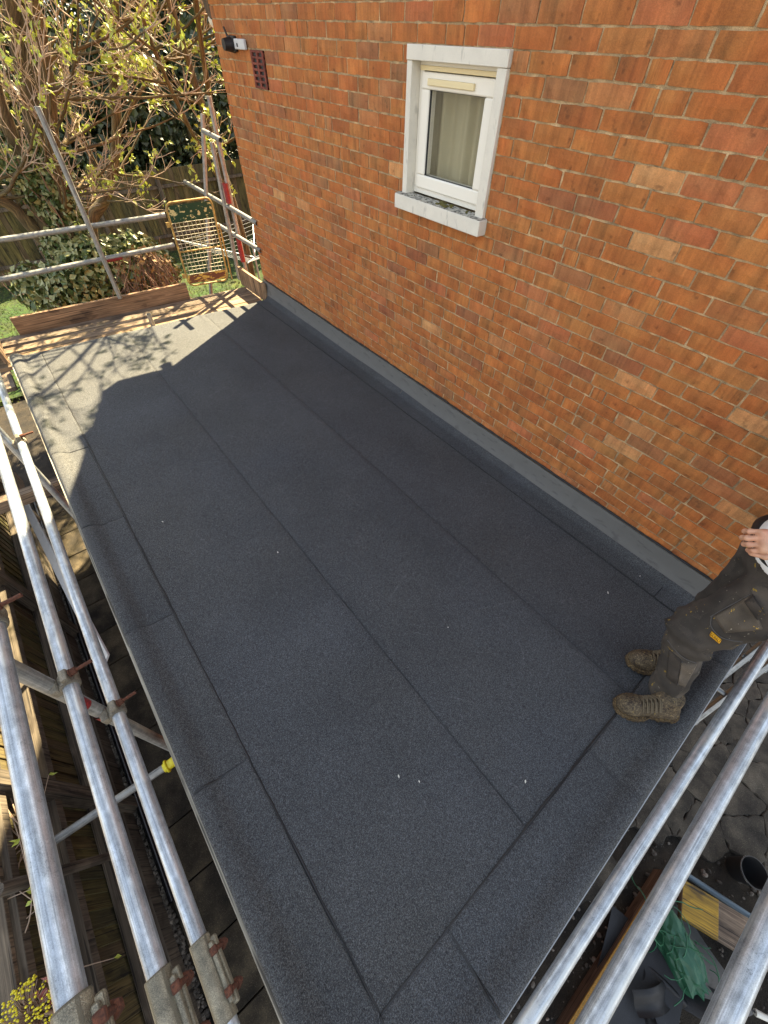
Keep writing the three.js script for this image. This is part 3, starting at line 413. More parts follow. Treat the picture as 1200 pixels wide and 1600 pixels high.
// ---------------------------------------------------------------- scaffold
function couplerAt(rail, p, axis, toward, seed) { // doubler clamp on a rail at p: band round the rail, hinge block toward the other tube, rusty bolt
  const r = rng(seed), a = axis.clone().normalize(), t = toward.clone().addScaledVector(a, -toward.dot(a)).normalize(), s = t.clone().cross(a).normalize();
  const rot = new THREE.Matrix4().makeBasis(t, a, s), T = (g) => { g.applyMatrix4(rot); g.translate(p.x, p.y, p.z); return g.index ? g.toNonIndexed() : g; };
  const band = new THREE.LatheGeometry([[.0245, -.026], [.030, -.027], [.0325, -.02], [.0325, -.006], [.030, 0], [.0325, .008], [.0325, .02], [.030, .027], [.0245, .026]].map(([x, y]) => new THREE.Vector2(x, y)), 22);
  const body = [T(band), T(new RoundedBoxGeometry(0.03, 0.048, 0.05, 2, 0.008).translate(0.042, 0, 0)), T(new RoundedBoxGeometry(0.026, 0.044, 0.03, 2, 0.006).translate(-0.006, 0, 0.041)), T(new RoundedBoxGeometry(0.028, 0.04, 0.02, 2, 0.006).translate(0.02, 0.0, -0.036))];
  body.forEach(uvBox); const c = part('coupler', merge(body), M.coupler, rail);
  const bolt = [T(new THREE.CylinderGeometry(0.0065, 0.0065, 0.10, 10).rotateZ(Math.PI / 2).translate(-0.045, 0, 0.041)), T(new THREE.CylinderGeometry(0.013, 0.013, 0.016, 6).rotateZ(Math.PI / 2).translate(-0.035, 0, 0.041)), T(new THREE.CylinderGeometry(0.015, 0.015, 0.004, 12).rotateZ(Math.PI / 2).translate(-0.024, 0, 0.041))];
  bolt.forEach(uvBox); part('bolt', merge(bolt), M.rust, c); return c;
}
function sleeveAt(rail, p, axis, side, len, seed) { // external sleeve joining two lengths: half shells with a flange and two bolts
  const a = axis.clone().normalize(), t = side.clone().addScaledVector(a, -side.dot(a)).normalize(), s = t.clone().cross(a).normalize(), rot = new THREE.Matrix4().makeBasis(t, a, s), T = (g) => { g.applyMatrix4(rot); g.translate(p.x, p.y, p.z); return uvBox(g.index ? g.toNonIndexed() : g); };
  const h = len / 2, shell = new THREE.LatheGeometry([[.0246, -h], [.0295, -h], [.0302, -h + .004], [.0302, h - .004], [.0295, h], [.0246, h]].map(([x, y]) => new THREE.Vector2(x, y)), 26);
  const c = part('sleeve', merge([T(shell), T(new RoundedBoxGeometry(0.022, len * 0.84, 0.016, 2, 0.006).translate(0.035, 0, 0.006)), T(new RoundedBoxGeometry(0.016, len * 0.74, 0.014, 2, 0.006).translate(0.034, 0, -0.011))]), M.sleeve, rail);
  for (const y of [-len * 0.25, len * 0.25]) part('bolt', merge([T(new THREE.CylinderGeometry(0.0075, 0.0075, 0.075, 10).rotateX(Math.PI / 2).translate(0.044, y, 0.012)), T(new THREE.CylinderGeometry(0.015, 0.015, 0.016, 6).rotateX(Math.PI / 2).translate(0.044, y, 0.024)), T(new RoundedBoxGeometry(0.022, 0.022, 0.010, 1, 0.003).translate(0.04, y, -0.022))]), M.rust, c);
}
function tube(label, a, b, m = M.galv, group, r = 0.02415) { const t = thing('scaffold_tube', label, 'scaffold tube', group, a.clone()); part('tube', pipeGeo(V(0, 0, 0), b.clone().sub(a), r), m, t); return t; }
const rel = (t, p) => p.clone().sub(t.position);
{
  const Zx = V(0, 0, 1), Xx = V(1, 0, 0), Yx = V(0, 1, 0);
  // guard rails along the long side
  const L1 = tube('thick looking top guard rail tube along the long side of the flat roof', V(-2.83, 1.178, -0.9), V(-2.83, 1.178, 6.4));
  const L2 = tube('middle guard rail tube along the long side of the flat roof', V(-2.86, 0.768, -0.9), V(-2.86, 0.768, 6.4));
  const L3 = tube('lowest guard rail tube along the long side of the flat roof', V(-2.86, 0.44, -0.7), V(-2.86, 0.44, 6.4));
  const P1 = onX(150, 1113, -2.915), s1 = tube('grey upright scaffold tube with red paint marks behind the long side rails', V(-2.915, G, P1.z), V(-2.915, 1.45, P1.z - 0.02), M.galvOld);
  for (const y of [0.56, 0.40]) part('paint_band', cyl(rel(s1, V(-2.915, y, P1.z - .008)), rel(s1, V(-2.915, y + 0.05, P1.z - .008)), 0.0247, 0.0247, 24, false), M.redPaint, s1);
  const P2 = onX(60, 742, -2.915), s2 = tube('upright scaffold tube behind the long side rails near the sunlit roof end', V(-2.915, G, P2.z), V(-2.915, 1.3, P2.z), M.galv);
  couplerAt(L1, rel(L1, V(-2.83, 1.178, P1.z - .03)), Zx, V(-1, 0, 0), 1); couplerAt(L2, rel(L2, V(-2.86, 0.768, P1.z)), Zx, V(-1, 0, 0), 2); couplerAt(L3, rel(L3, V(-2.86, 0.44, P1.z + .02)), Zx, V(-1, 0, 0), 3);
  couplerAt(L3, rel(L3, V(-2.86, 0.44, P2.z)), Zx, V(-1, 0, 0), 4); couplerAt(L2, rel(L2, V(-2.86, 0.768, P2.z)), Zx, V(-1, 0, 0), 5);
  const sl = (T, x, y, u, v, d) => { const p = onX(u, v, x); sleeveAt(T, rel(T, V(x, y, p.z)), Zx, d, 0.21, 1); };
  sl(L1, -2.83, 1.178, 133, 1690, V(1, -0.1, 0)); sl(L2, -2.86, 0.768, 275, 1598, V(1, 0.1, 0)); sl(L3, -2.86, 0.44, 330, 1532, V(1, 0.2, 0));
  // lower tie tube toward the fence, yellow end cap
  const T0 = onY(-40, 1397, -0.85), T1 = onY(268, 1192, -0.85); const tie = tube('thin looking tie tube below the eaves with a yellow end cap', T0, T1, M.galvOld);
  const pc = rel(tie, T1); part('end_cap', merge([new THREE.SphereGeometry(0.032, 16, 12).translate(pc.x + .01, pc.y, pc.z), cyl(pc.clone().add(V(-0.05, 0, 0)), pc.clone().add(V(0.01, 0, 0)), 0.029, 0.031, 16), new THREE.TorusGeometry(0.034, 0.009, 8, 18).rotateY(Math.PI / 2).translate(pc.x - .03, pc.y, pc.z)].map((g) => (g.index ? g.toNonIndexed() : g))), M.yellow, tie);
  // guard rails along the short near side
  const A = tube('lowest guard rail tube along the short near side of the flat roof', V(-2.95, 0.335, 5.832), V(0.7, 0.335, 5.832));
  const B = tube('middle guard rail tube along the short near side of the flat roof', V(-2.95, 0.79, 5.790), V(0.7, 0.73, 5.790));
  const Cc = tube('top guard rail tube along the short near side of the flat roof', V(-2.95, 1.07, 5.832), V(0.7, 1.09, 5.832));
  tube('upright scaffold tube at the house end of the near side rails', V(0.32, G, 5.89), V(0.32, 1.5, 5.89), M.galvOld);
  // far end: two rails, standard, side rails and the cluster of uprights by the gate
  const R1 = tube('upper guard rail tube behind the scaffold boards', onZ(-60, 384, -0.6), onZ(258, 336, -0.6), M.galvOld); const R2 = tube('lower guard rail tube with red paint behind the scaffold boards', onZ(-60, 449, -0.6), onZ(272, 382.5, -0.6), M.galvOld);
  { const a = onZ(164, 407, -0.6), b2 = onZ(190, 401.5, -0.6); part('paint_band', cyl(rel(R2, a), rel(R2, b2), 0.0247, 0.0247, 20, false), M.redPaint, R2); }
  tube('slanting upright scaffold tube crossing the two rails behind the boards', onZ(188, 466, -0.53), onZ(58, 166, -0.53), M.galvOld);
  const pa = onZ(385, 449, -0.58), ps = tube('tall upright scaffold tube with red bands beside the ladder gate', V(pa.x, G, -0.56), onZ(326, 150, -0.62), M.galvOld);
  for (const [u0, v0, u1, v1] of [[351, 286, 358, 318], [372, 372, 380, 409]]) part('paint_band', cyl(rel(ps, onZ(u1, v1, -0.585)), rel(ps, onZ(u0, v0, -0.595)), 0.030, 0.030, 18, false), M.redPaint, ps);
  tube('upright scaffold tube close behind the red banded one', onZ(374, 436, -0.66), onZ(331, 222, -0.66), M.galvOld);
  tube('upright scaffold tube seen through the mesh of the ladder gate', onZ(331, 486, -1.15), onZ(316, 178, -1.15), M.galvOld);
  tube('upper side rail tube running back from the house corner', onX(289, 284, 0.0), onX(402, 349, 0.0), M.galvOld); tube('lower side rail tube running back from the house corner', onX(340, 351, 0.0), onX(408, 392, 0.0), M.galvOld);
  tube('high side rail tube running back from the house corner', onX(318, 205, -0.02), onX(345, 219, -0.02), M.galvOld);
  // boards of the far platform and toe boards
  const r = rng(8), pm = [M.board, M.board2, M.board3];
  for (let k = 0; k < 3; k++) { const g = jitterUv(rotUv(box(3.62, 0.038, 0.22, 0, 0, 0, 0.004)), r), o = solo('scaffold_board', g, pm[k], ['scaffold board nearest the felt roof on the sunny platform', 'middle scaffold board of the sunny platform', 'scaffold board along the toe board on the sunny platform'][k], 'board', 'scaffold boards behind the flat roof'); o.position.set(-1.86 + k * 0.02, roofY(-1.86) - 0.085 + k * 0.002, 0.0 - k * 0.226); o.rotation.z = -Math.atan(SL); o.rotation.y = (r() - .5) * .006; }
  for (let k = 0; k < 2; k++) { const g = jitterUv(box(0.22, 0.038, 1.5, 0, 0, 0, 0.004), r), o = solo('scaffold_board', g, pm[2 - k], ['scaffold board beyond the open side of the roof beside the sunny corner', 'outer scaffold board beyond the open side of the roof'][k], 'board', 'scaffold boards left of the flat roof'); o.position.set(-2.99 - k * 0.226, 0.02, -0.3); }
  const tb0 = onZ(24, 512, -0.56), tb1 = onZ(293.5, 455, -0.56), tb = solo('toe_board', jitterUv(rotUv(box(tb0.distanceTo(tb1), 0.20, 0.036, 0, 0, 0, 0.004)), r), M.toe, 'long brown toe board standing on edge behind the scaffold boards', 'board'); tb.position.copy(tb0).add(tb1).multiplyScalar(0.5); tb.rotation.z = Math.atan2(tb1.y - tb0.y, tb1.x - tb0.x);
  const t2 = solo('toe_board', jitterUv(box(0.036, 0.22, 0.72, 0, 0, 0, 0.004), r), M.board, 'short sunlit toe board at the house corner', 'board'); t2.position.set(-0.05, 0.075, -0.25);
  const t3 = solo('toe_board', jitterUv(box(0.036, 0.18, 0.62, 0, 0, 0, 0.004), r), M.board, 'short pale toe board at the outer end of the sunny platform', 'board'); t3.position.set(-2.86, 0.19, -0.22);
  const nb = thing('debris_netting', 'green netting bunched at the outer end of the sunny platform', 'netting', null, V(-3.0, 0.06, -0.2));
  { const g = new THREE.IcosahedronGeometry(1, 5), p = g.attributes.position; for (let i = 0; i < p.count; i++) { const q = V(p.getX(i), p.getY(i), p.getZ(i)), k = 0.7 + 0.6 * n3(q.x * 3, q.y * 3, q.z * 3, 4) + 0.25 * n3(q.x * 9, q.y * 9, q.z * 9, 8); p.setXYZ(i, q.x * 0.07 * k, 0.12 + q.y * 0.16 * k, q.z * 0.22 * k); } g.computeVertexNormals(); part('net', g, mat(C(0.02, 0.20, 0.085), { roughness: 0.6 }), nb); }
}
{ // ladder gate with wire mesh
  const z = -0.6, A = onZ(257, 318, z), B = onZ(329, 308, z), Cb = onZ(357, 437, z), D = onZ(296, 447, z);
  const g = thing('ladder_gate', 'chipped yellow and green scaffold gate with wire mesh', 'gate', null, D.clone()), P = (s, t) => A.clone().lerp(B, s).lerp(D.clone().lerp(Cb, s), t).sub(g.position);
  const chip = (base, r0, th, seed) => tex(256, 128, (x, y, i, j) => { const n = fbm(x * 12, y * 7, seed, 12, 7, 4) + 0.06 * (fg(i, j) - .5), c = n > th ? r0 : base; const k = 0.85 + 0.3 * (fg(i, j) - .5); return [c[0] * k, c[1] * k, c[2] * k]; }, 1);
  const panel = (t0, t1) => { const n = 10, out = []; const rr = 0.16; const s = new THREE.Shape(); const q = []; const W = A.distanceTo(B), H = 1; void H; for (let k = 0; k <= n; k++) q.push(P(k / n, t0)); void q; void out; void rr; void s; void W; const geo = grid(10, 6, (a, b) => { let aa = a, bb = b; const p = P(lerp(0.03, 0.97, aa), lerp(t0, t1, bb)); return [p.x, p.y, p.z + 0.004, a, b]; }); return geo; };
  const rim = (pts, r = 0.011) => taper(pts, () => r, 8);
  const outline = []; const rd = 0.10, cor = [[0, 0], [1, 0], [1, 1], [0, 1]];
  for (let c = 0; c < 4; c++) { const [s, t] = cor[c]; for (let k = 0; k <= 6; k++) { const a = k / 6 * Math.PI / 2, ds = rd * 1.3, dt = rd * 0.9; const o = [[Math.PI, 1], [Math.PI * 1.5, 1], [0, 1], [Math.PI * .5, 1]][c][0] + a; const cs = s ? 1 - ds : ds, ct = t ? 1 - dt : dt; outline.push(P(cs + Math.cos(o) * ds, ct + Math.sin(o) * dt)); } } outline.push(outline[0].clone());
  const yl = mat(C(0.74, 0.50, 0.14), { map: sandTex, roughness: 0.6 });
  part('frame', rim(outline), yl, g);
  part('bar', rim([P(0.01, 0.56), P(0.99, 0.56)], 0.009), yl, g);
  part('upper_panel', panel(0.03, 0.215), mat(C(1, 1, 1), { map: chip([0.08, 0.28, 0.17], [0.9, 0.86, 0.6], 0.64, 3), roughness: 0.6 }), g, 'dark green sheet panel with flaked paint');
  part('lower_panel', panel(0.86, 0.97), mat(C(1, 1, 1), { map: chip([0.50, 0.30, 0.20], [0.92, 0.76, 0.35], 0.55, 9), roughness: 0.7 }), g, 'rusty brown sheet panel with flaked paint');
  const wires = []; for (let k = 1; k < 11; k++) { wires.push(rim([P(k / 11, 0.2), P(k / 11 + .006, 0.55), P(k / 11, 0.88)], 0.0022)); } for (let k = 0; k < 14; k++) { const t = 0.225 + k * 0.048; wires.push(rim([P(0.02, t), P(0.5, t + 0.006 * Math.sin(k * 3)), P(0.98, t)], 0.0022)); }
  part('mesh', merge(wires), mat(C(0.60, 0.55, 0.40), { roughness: 0.5, metalness: 0.4 }), g);
  for (const t of [0.23, 0.86]) { const p = P(-0.05, t); part('hinge', box(0.045, 0.05, 0.012, p.x, p.y, p.z), yl, g); }
  const e0 = P(1.06, 0.3), e1 = P(1.10, 1.0); part('slide_bar', rim([e0, e1], 0.010), yl, g);
}
{ // rotary clothes line in the garden
  const c = onY(392, 372, -0.55), g = thing('rotary_airer', 'rotary clothes airer with thin lines on the lawn', 'clothes airer', null, V(c.x, G, c.z)), h = 1.75;
  part('pole', cyl(V(0, 0, 0), V(0, h, 0), 0.02), M.galv, g);
  for (let k = 0; k < 4; k++) { const a = k * Math.PI / 2 + 0.5; part('arm', cyl(V(0, h - 0.3, 0), V(Math.cos(a) * 1.5, h + 0.1, Math.sin(a) * 1.5), 0.01), M.galv, g); for (let j = 1; j < 8; j++) { const s = 0.35 + j * 0.145, a2 = a + Math.PI / 2, hh = h - 0.3 + s / 1.5 * 0.4; part('line', taper([V(Math.cos(a) * s, hh, Math.sin(a) * s), V((Math.cos(a) + Math.cos(a2)) * s / 2, hh - 0.03, (Math.sin(a) + Math.sin(a2)) * s / 2), V(Math.cos(a2) * s, hh, Math.sin(a2) * s)], () => 0.0022, 5), mat(C(0.45, 0.47, 0.47)), g); } }
}

// ---------------------------------------------------------------- garden: trees, ivy, hedge
function Leaves() { // collects small folded leaves into one geometry
  const pos = [], nor = [];
  return {
    add(c, d, n, len, wid) { // leaf from c along d, facing n, folded on its midrib
      const s = d.clone().cross(n).normalize(), up = n.clone().multiplyScalar(len * 0.09), tip = c.clone().addScaledVector(d, len).addScaledVector(n, -len * 0.12), m = c.clone().addScaledVector(d, len * 0.45);
      const a = m.clone().addScaledVector(s, wid).add(up), b = m.clone().addScaledVector(s, -wid).add(up);
      for (const [p, q, r] of [[c, a, tip], [c, tip, b]]) { const f = q.clone().sub(p).cross(r.clone().sub(p)).normalize(); for (const v of [p, q, r]) { pos.push(v.x, v.y, v.z); nor.push(f.x, f.y, f.z); } }
    },
    geo(o) { const g = new THREE.BufferGeometry(), p = new Float32Array(pos); for (let i = 0; i < p.length; i += 3) { p[i] -= o.x; p[i + 1] -= o.y; p[i + 2] -= o.z; } g.setAttribute('position', new THREE.BufferAttribute(p, 3)); g.setAttribute('normal', new THREE.Float32BufferAttribute(nor, 3)); return g; }, get n() { return pos.length / 18; },
  };
}
const rdir = (r) => { const a = r() * 6.283, z = r() * 2 - 1, q = Math.sqrt(1 - z * z); return V(q * Math.cos(a), z, q * Math.sin(a)); };
const stuffPart = (n, g, m, p) => { const o = part(n, g, m, p); o.userData.kind = 'stuff'; return o; };
function curveFrom(p, d, len, lift, n, r, wob = 0.12) { const out = [p.clone()]; let q = p.clone(), dir = d.clone().normalize(); for (let i = 1; i <= n; i++) { dir.addScaledVector(rdir(r), wob).add(V(0, lift / n, 0)).normalize(); q = q.clone().addScaledVector(dir, len / n); out.push(q); } return out; }
function budTree(name, label, stems, opt) {
  const base = opt.base, t = thing(name, label, 'tree', opt.group, base), r = rng(opt.seed), O = base, la = Leaves(), lb = Leaves(), twigs = [], boughs = [];
  const sh = (pts) => pts.map((p) => p.clone().sub(O));
  const lines = stems.map(([pts, r0, r1]) => { const s = spline(pts, 26); part('trunk', taper(sh(s), (q) => lerp(r0, r1, Math.pow(q, 0.8)) * (1 + 0.10 * Math.sin(q * 40)), 12), M.bark, t); return [s, r0, r1]; });
  const cluster = (p, d) => { const L = r() < 0.5 ? la : lb, k = 3 + Math.floor(r() * 4); for (let i = 0; i < k; i++) { const dd = d.clone().multiplyScalar(0.5).add(rdir(r).multiplyScalar(0.8)).add(V(0, -0.25, 0)).normalize(); let n = rdir(r); n.addScaledVector(dd, -n.dot(dd)).normalize(); if (n.y < 0) n.negate(); const len = (0.035 + r() * 0.045) * opt.leaf; L.add(p.clone().addScaledVector(rdir(r), 0.02), dd, n, len, len * 0.3); } };
  const twig = (p, d, len, rad, depth) => {
    const c = curveFrom(p, d, len, 0.25, 6, r, 0.16); twigs.push(taper(sh(c), (q) => rad * (1 - 0.65 * q), depth ? 4 : 5));
    const n = depth ? 0 : 1 + Math.floor(r() * 4); for (let i = 0; i < n; i++) { const k = 2 + Math.floor(r() * 4), dd = c[k].clone().sub(c[k - 1]).normalize().add(rdir(r).multiplyScalar(0.75)).add(V(0, 0.15, 0)).normalize(); twig(c[k], dd, len * (0.3 + r() * 0.35), rad * 0.6, 1); }
    if (r() < opt.leafy) cluster(c[6], c[6].clone().sub(c[5]).normalize()); if (r() < opt.leafy * 0.5) cluster(c[4], c[4].clone().sub(c[3]).normalize());
  };
  for (let i = 0; i < opt.n; i++) {
    const [s, r0, r1] = lines[Math.floor(r() * lines.length)], k = Math.floor(lerp(opt.k0, 26, r())), p = s[Math.min(26, k)], a = r() * 6.283;
    const d = V(Math.cos(a) * 0.8 + opt.lean.x, 0.12 + r() * 0.5 + opt.lean.y, Math.sin(a) * 0.8 + opt.lean.z).normalize(), len = opt.len * (0.45 + r() * 0.75), rad = Math.min(0.016 + r() * 0.008, lerp(r0, r1, k / 26) * 0.6), c = curveFrom(p, d, len, opt.lift, 12, r, 0.11);
    boughs.push(taper(sh(c), (q) => rad * (1 - 0.72 * q) + 0.002, 6));
    const m = 5 + Math.floor(r() * 6); for (let j = 0; j < m; j++) { const q = 2 + Math.floor(r() * 11), dd = c[q].clone().sub(c[q - 1]).normalize().add(rdir(r).multiplyScalar(0.7)).add(V(0, 0.1, 0)).normalize(); twig(c[q], dd, 0.25 + r() * 0.5, 0.0055 + r() * 0.003, 0); }
    cluster(c[12], d);
  }
  part('branches', merge(boughs), M.bark, t); stuffPart('twigs', merge(twigs), M.twig, t); stuffPart('young_leaves', la.geo(O), M.leafYoung, t); stuffPart('leaves', lb.geo(O), M.leafYoung2, t);
  return t;
}
const zs = (z, ...px) => px.map(([u, v, dz = 0]) => onZ(u, v, z + dz));
const up = (pts, k) => { const n = pts.length, d = pts[n - 1].clone().sub(pts[n - 2]).normalize(); d.y = Math.abs(d.y) + 0.5; d.normalize(); return [...pts, pts[n - 1].clone().addScaledVector(d, k * 0.5), pts[n - 1].clone().addScaledVector(d, k).add(V(0.2, 0.2, 0.1))]; };
{
  const B1 = V(-1.9, G, -3.3), S1 = (px, r0, r1, k = 2.2, z = -3.2) => [up([B1.clone(), ...zs(z, ...px)], k), r0, r1];
  budTree('garden_tree', 'multi stemmed bare garden tree with ivy and a few young leaves', [
    S1([[122, 470], [105, 380], [80, 300], [64, 235], [40, 110], [14, -10]], 0.22, 0.06), S1([[120, 455], [92, 300], [74, 215], [56, 120], [28, -10]], 0.15, 0.055),
    S1([[124, 460], [100, 320], [80, 210], [70, 100], [47, -10]], 0.13, 0.05, 2.4, -3.0), S1([[100, 440], [62, 370], [22, 325], [-30, 290], [-80, 220]], 0.11, 0.045, 1.6), S1([[110, 450], [68, 345], [34, 250], [2, 165], [-25, 60]], 0.12, 0.045, 2)],
    { base: B1, seed: 61, n: 62, k0: 7, len: 2.1, lean: V(0.75, -0.12, 0.12), lift: 0.30, leaf: 1.0, leafy: 0.16 });
  const B2 = V(-1.25, G, -5.2);
  budTree('garden_tree', 'slender garden tree with crooked trunk and bright yellow-green young leaves', [
    [up([B2, ...zs(-5.0, [142, 350], [166, 308], [182, 215], [177, 110], [178, -10])], 2.2), 0.11, 0.05], [up([...zs(-5.0, [176, 120], [150, 60], [196, 30], [262, 4])], 1.2), 0.04, 0.02], [up([...zs(-4.9, [181, 215], [215, 150], [262, 90], [330, 40])], 1.5), 0.035, 0.015], [up([...zs(-4.9, [179, 160], [120, 130], [70, 60])], 1.5), 0.03, 0.015]],
    { base: B2, seed: 62, n: 66, k0: 7, len: 2.2, lean: V(0.62, -0.1, 0.5), lift: 0.35, leaf: 1.15, leafy: 0.34 });
  const B3 = V(1.5, G, -4.0);
  budTree('garden_tree', 'young leafing tree close behind the house corner', [
    [[B3, V(1.5, -0.5, -4), V(1.25, 1.4, -3.9), V(1.0, 3.0, -3.7), V(0.8, 4.6, -3.4)], 0.08, 0.03], [[V(1.4, 0.2, -4), V(0.9, 1.0, -3.6), V(0.5, 2.0, -3.2), V(0.2, 3.4, -2.6), V(0.0, 4.4, -2.2)], 0.045, 0.015], [[V(1.4, 0.6, -4), V(1.2, 1.9, -3.3), V(0.95, 3.1, -2.3), V(0.6, 3.9, -1.4), V(0.1, 4.3, -0.7)], 0.05, 0.014], [[V(1.0, 2.9, -2.5), V(0.3, 3.3, -1.6), V(-0.4, 3.4, -0.9)], 0.025, 0.01]],
    { base: B3, seed: 63, n: 46, k0: 11, len: 1.6, lean: V(-0.45, 0.0, 0.45), lift: 0.25, leaf: 1.2, leafy: 0.5 });
}
function leafMass(L, c, R, N, size, r, shell = 0.55, wid = 0.36) { for (let i = 0; i < N; i++) { const d = rdir(r), k = Math.pow(shell + (1 - shell) * r(), 0.6) * (0.75 + 0.5 * n3(d.x * 2 + c.x, d.y * 2, d.z * 2 + c.z, 3)), p = V(c.x + d.x * R.x * k, c.y + d.y * R.y * k, c.z + d.z * R.z * k), n = d.clone().add(rdir(r).multiplyScalar(0.9)).normalize(); let dd = rdir(r).add(V(0, -0.5, 0)); dd.addScaledVector(n, -dd.dot(n)).normalize(); const l = size * (0.6 + r() * 0.8); L.add(p, dd, n, l, l * wid); } }
{ // ivy on the trunks and over the stump
  const r = rng(71), mk = (name, label, cat, blobs, mA, mB, size, deadN) => { const c0 = blobs[0][0], t = thing(name, label, cat, null, V(c0.x, G, c0.z)), A = Leaves(), Bl = Leaves(), O = t.position; for (const [c, R, N] of blobs) { leafMass(A, c, R, Math.floor(N * 0.62), size, r); leafMass(Bl, c, R, Math.floor(N * 0.38), size, r, 0.8); }
    const st = []; for (let i = 0; i < 26; i++) { const [c, R] = blobs[Math.floor(r() * blobs.length)], d = rdir(r), p = V(c.x + d.x * R.x * .8, Math.max(G, c.y - R.y * 0.9), c.z + d.z * R.z * .8); st.push(taper(curveFrom(p, V(d.x * .3, 1, d.z * .3), R.y * 1.6, 0.1, 7, r, 0.3).map((q) => q.sub(O)), (q) => 0.012 * (1 - .6 * q), 5)); }
    part('stems', merge(st), M.deadTwig, t); stuffPart('foliage', A.geo(O), mA, t); stuffPart('pale_foliage', Bl.geo(O), mB, t); return t; };
  const b = (u, v, z, R, N) => [onZ(u, v, z), V(...R), N];
  mk('ivy', 'glossy ivy climbing the thick garden tree trunk', 'ivy', [b(98, 330, -3.1, [0.26, 0.42, 0.26], 900), b(80, 270, -3.1, [0.22, 0.36, 0.22], 600), b(112, 400, -3.0, [0.34, 0.42, 0.3], 1000), b(60, 300, -3.2, [0.25, 0.3, 0.25], 500), b(30, 260, -3.3, [0.3, 0.35, 0.3], 400)], M.ivy, M.ivyPale, 0.085);
  mk('ivy_bush', 'bushy ivy mound behind the toe board with pale shiny leaves', 'bush', [b(150, 425, -2.6, [0.45, 0.42, 0.4], 1300), b(205, 405, -2.9, [0.5, 0.36, 0.4], 1300), b(110, 450, -2.5, [0.4, 0.35, 0.35], 1000), b(250, 425, -3.0, [0.3, 0.28, 0.3], 600), b(190, 450, -2.6, [0.5, 0.4, 0.4], 900), b(60, 455, -3.0, [0.3, 0.4, 0.3], 400)], M.ivy, M.ivyPale, 0.095);
  { const c = onZ(222, 425, -2.35), t = thing('twig_heap', 'tangle of dead brown ivy stems over the ivy mound', 'twigs', null, V(c.x, G, c.z)), st = [], D = Leaves(); for (let i = 0; i < 190; i++) { const d = rdir(r), p = V(c.x + d.x * 0.42, c.y + d.y * 0.3, c.z + d.z * 0.2); st.push(taper(curveFrom(p, V(r() - .5, -0.4 - r() * .6, r() * .4), 0.25 + r() * 0.35, -0.3, 6, r, 0.3).map((q) => q.sub(t.position)), (q) => 0.006 * (1 - .5 * q), 4)); } leafMass(D, c, V(.45, .34, .25), 260, 0.07, r); for (let i = 0; i < 6; i++) st.push(taper([V((r() - .5) * .4, 0, (r() - .5) * .3), V((r() - .5) * .3, 0.8, (r() - .5) * .3), V((r() - .5) * .4, c.y - G, (r() - .5) * .3)], () => .015, 5)); stuffPart('stems', merge(st), M.deadTwig, t); stuffPart('dead_leaves', D.geo(t.position), M.deadLeaf, t); }
}
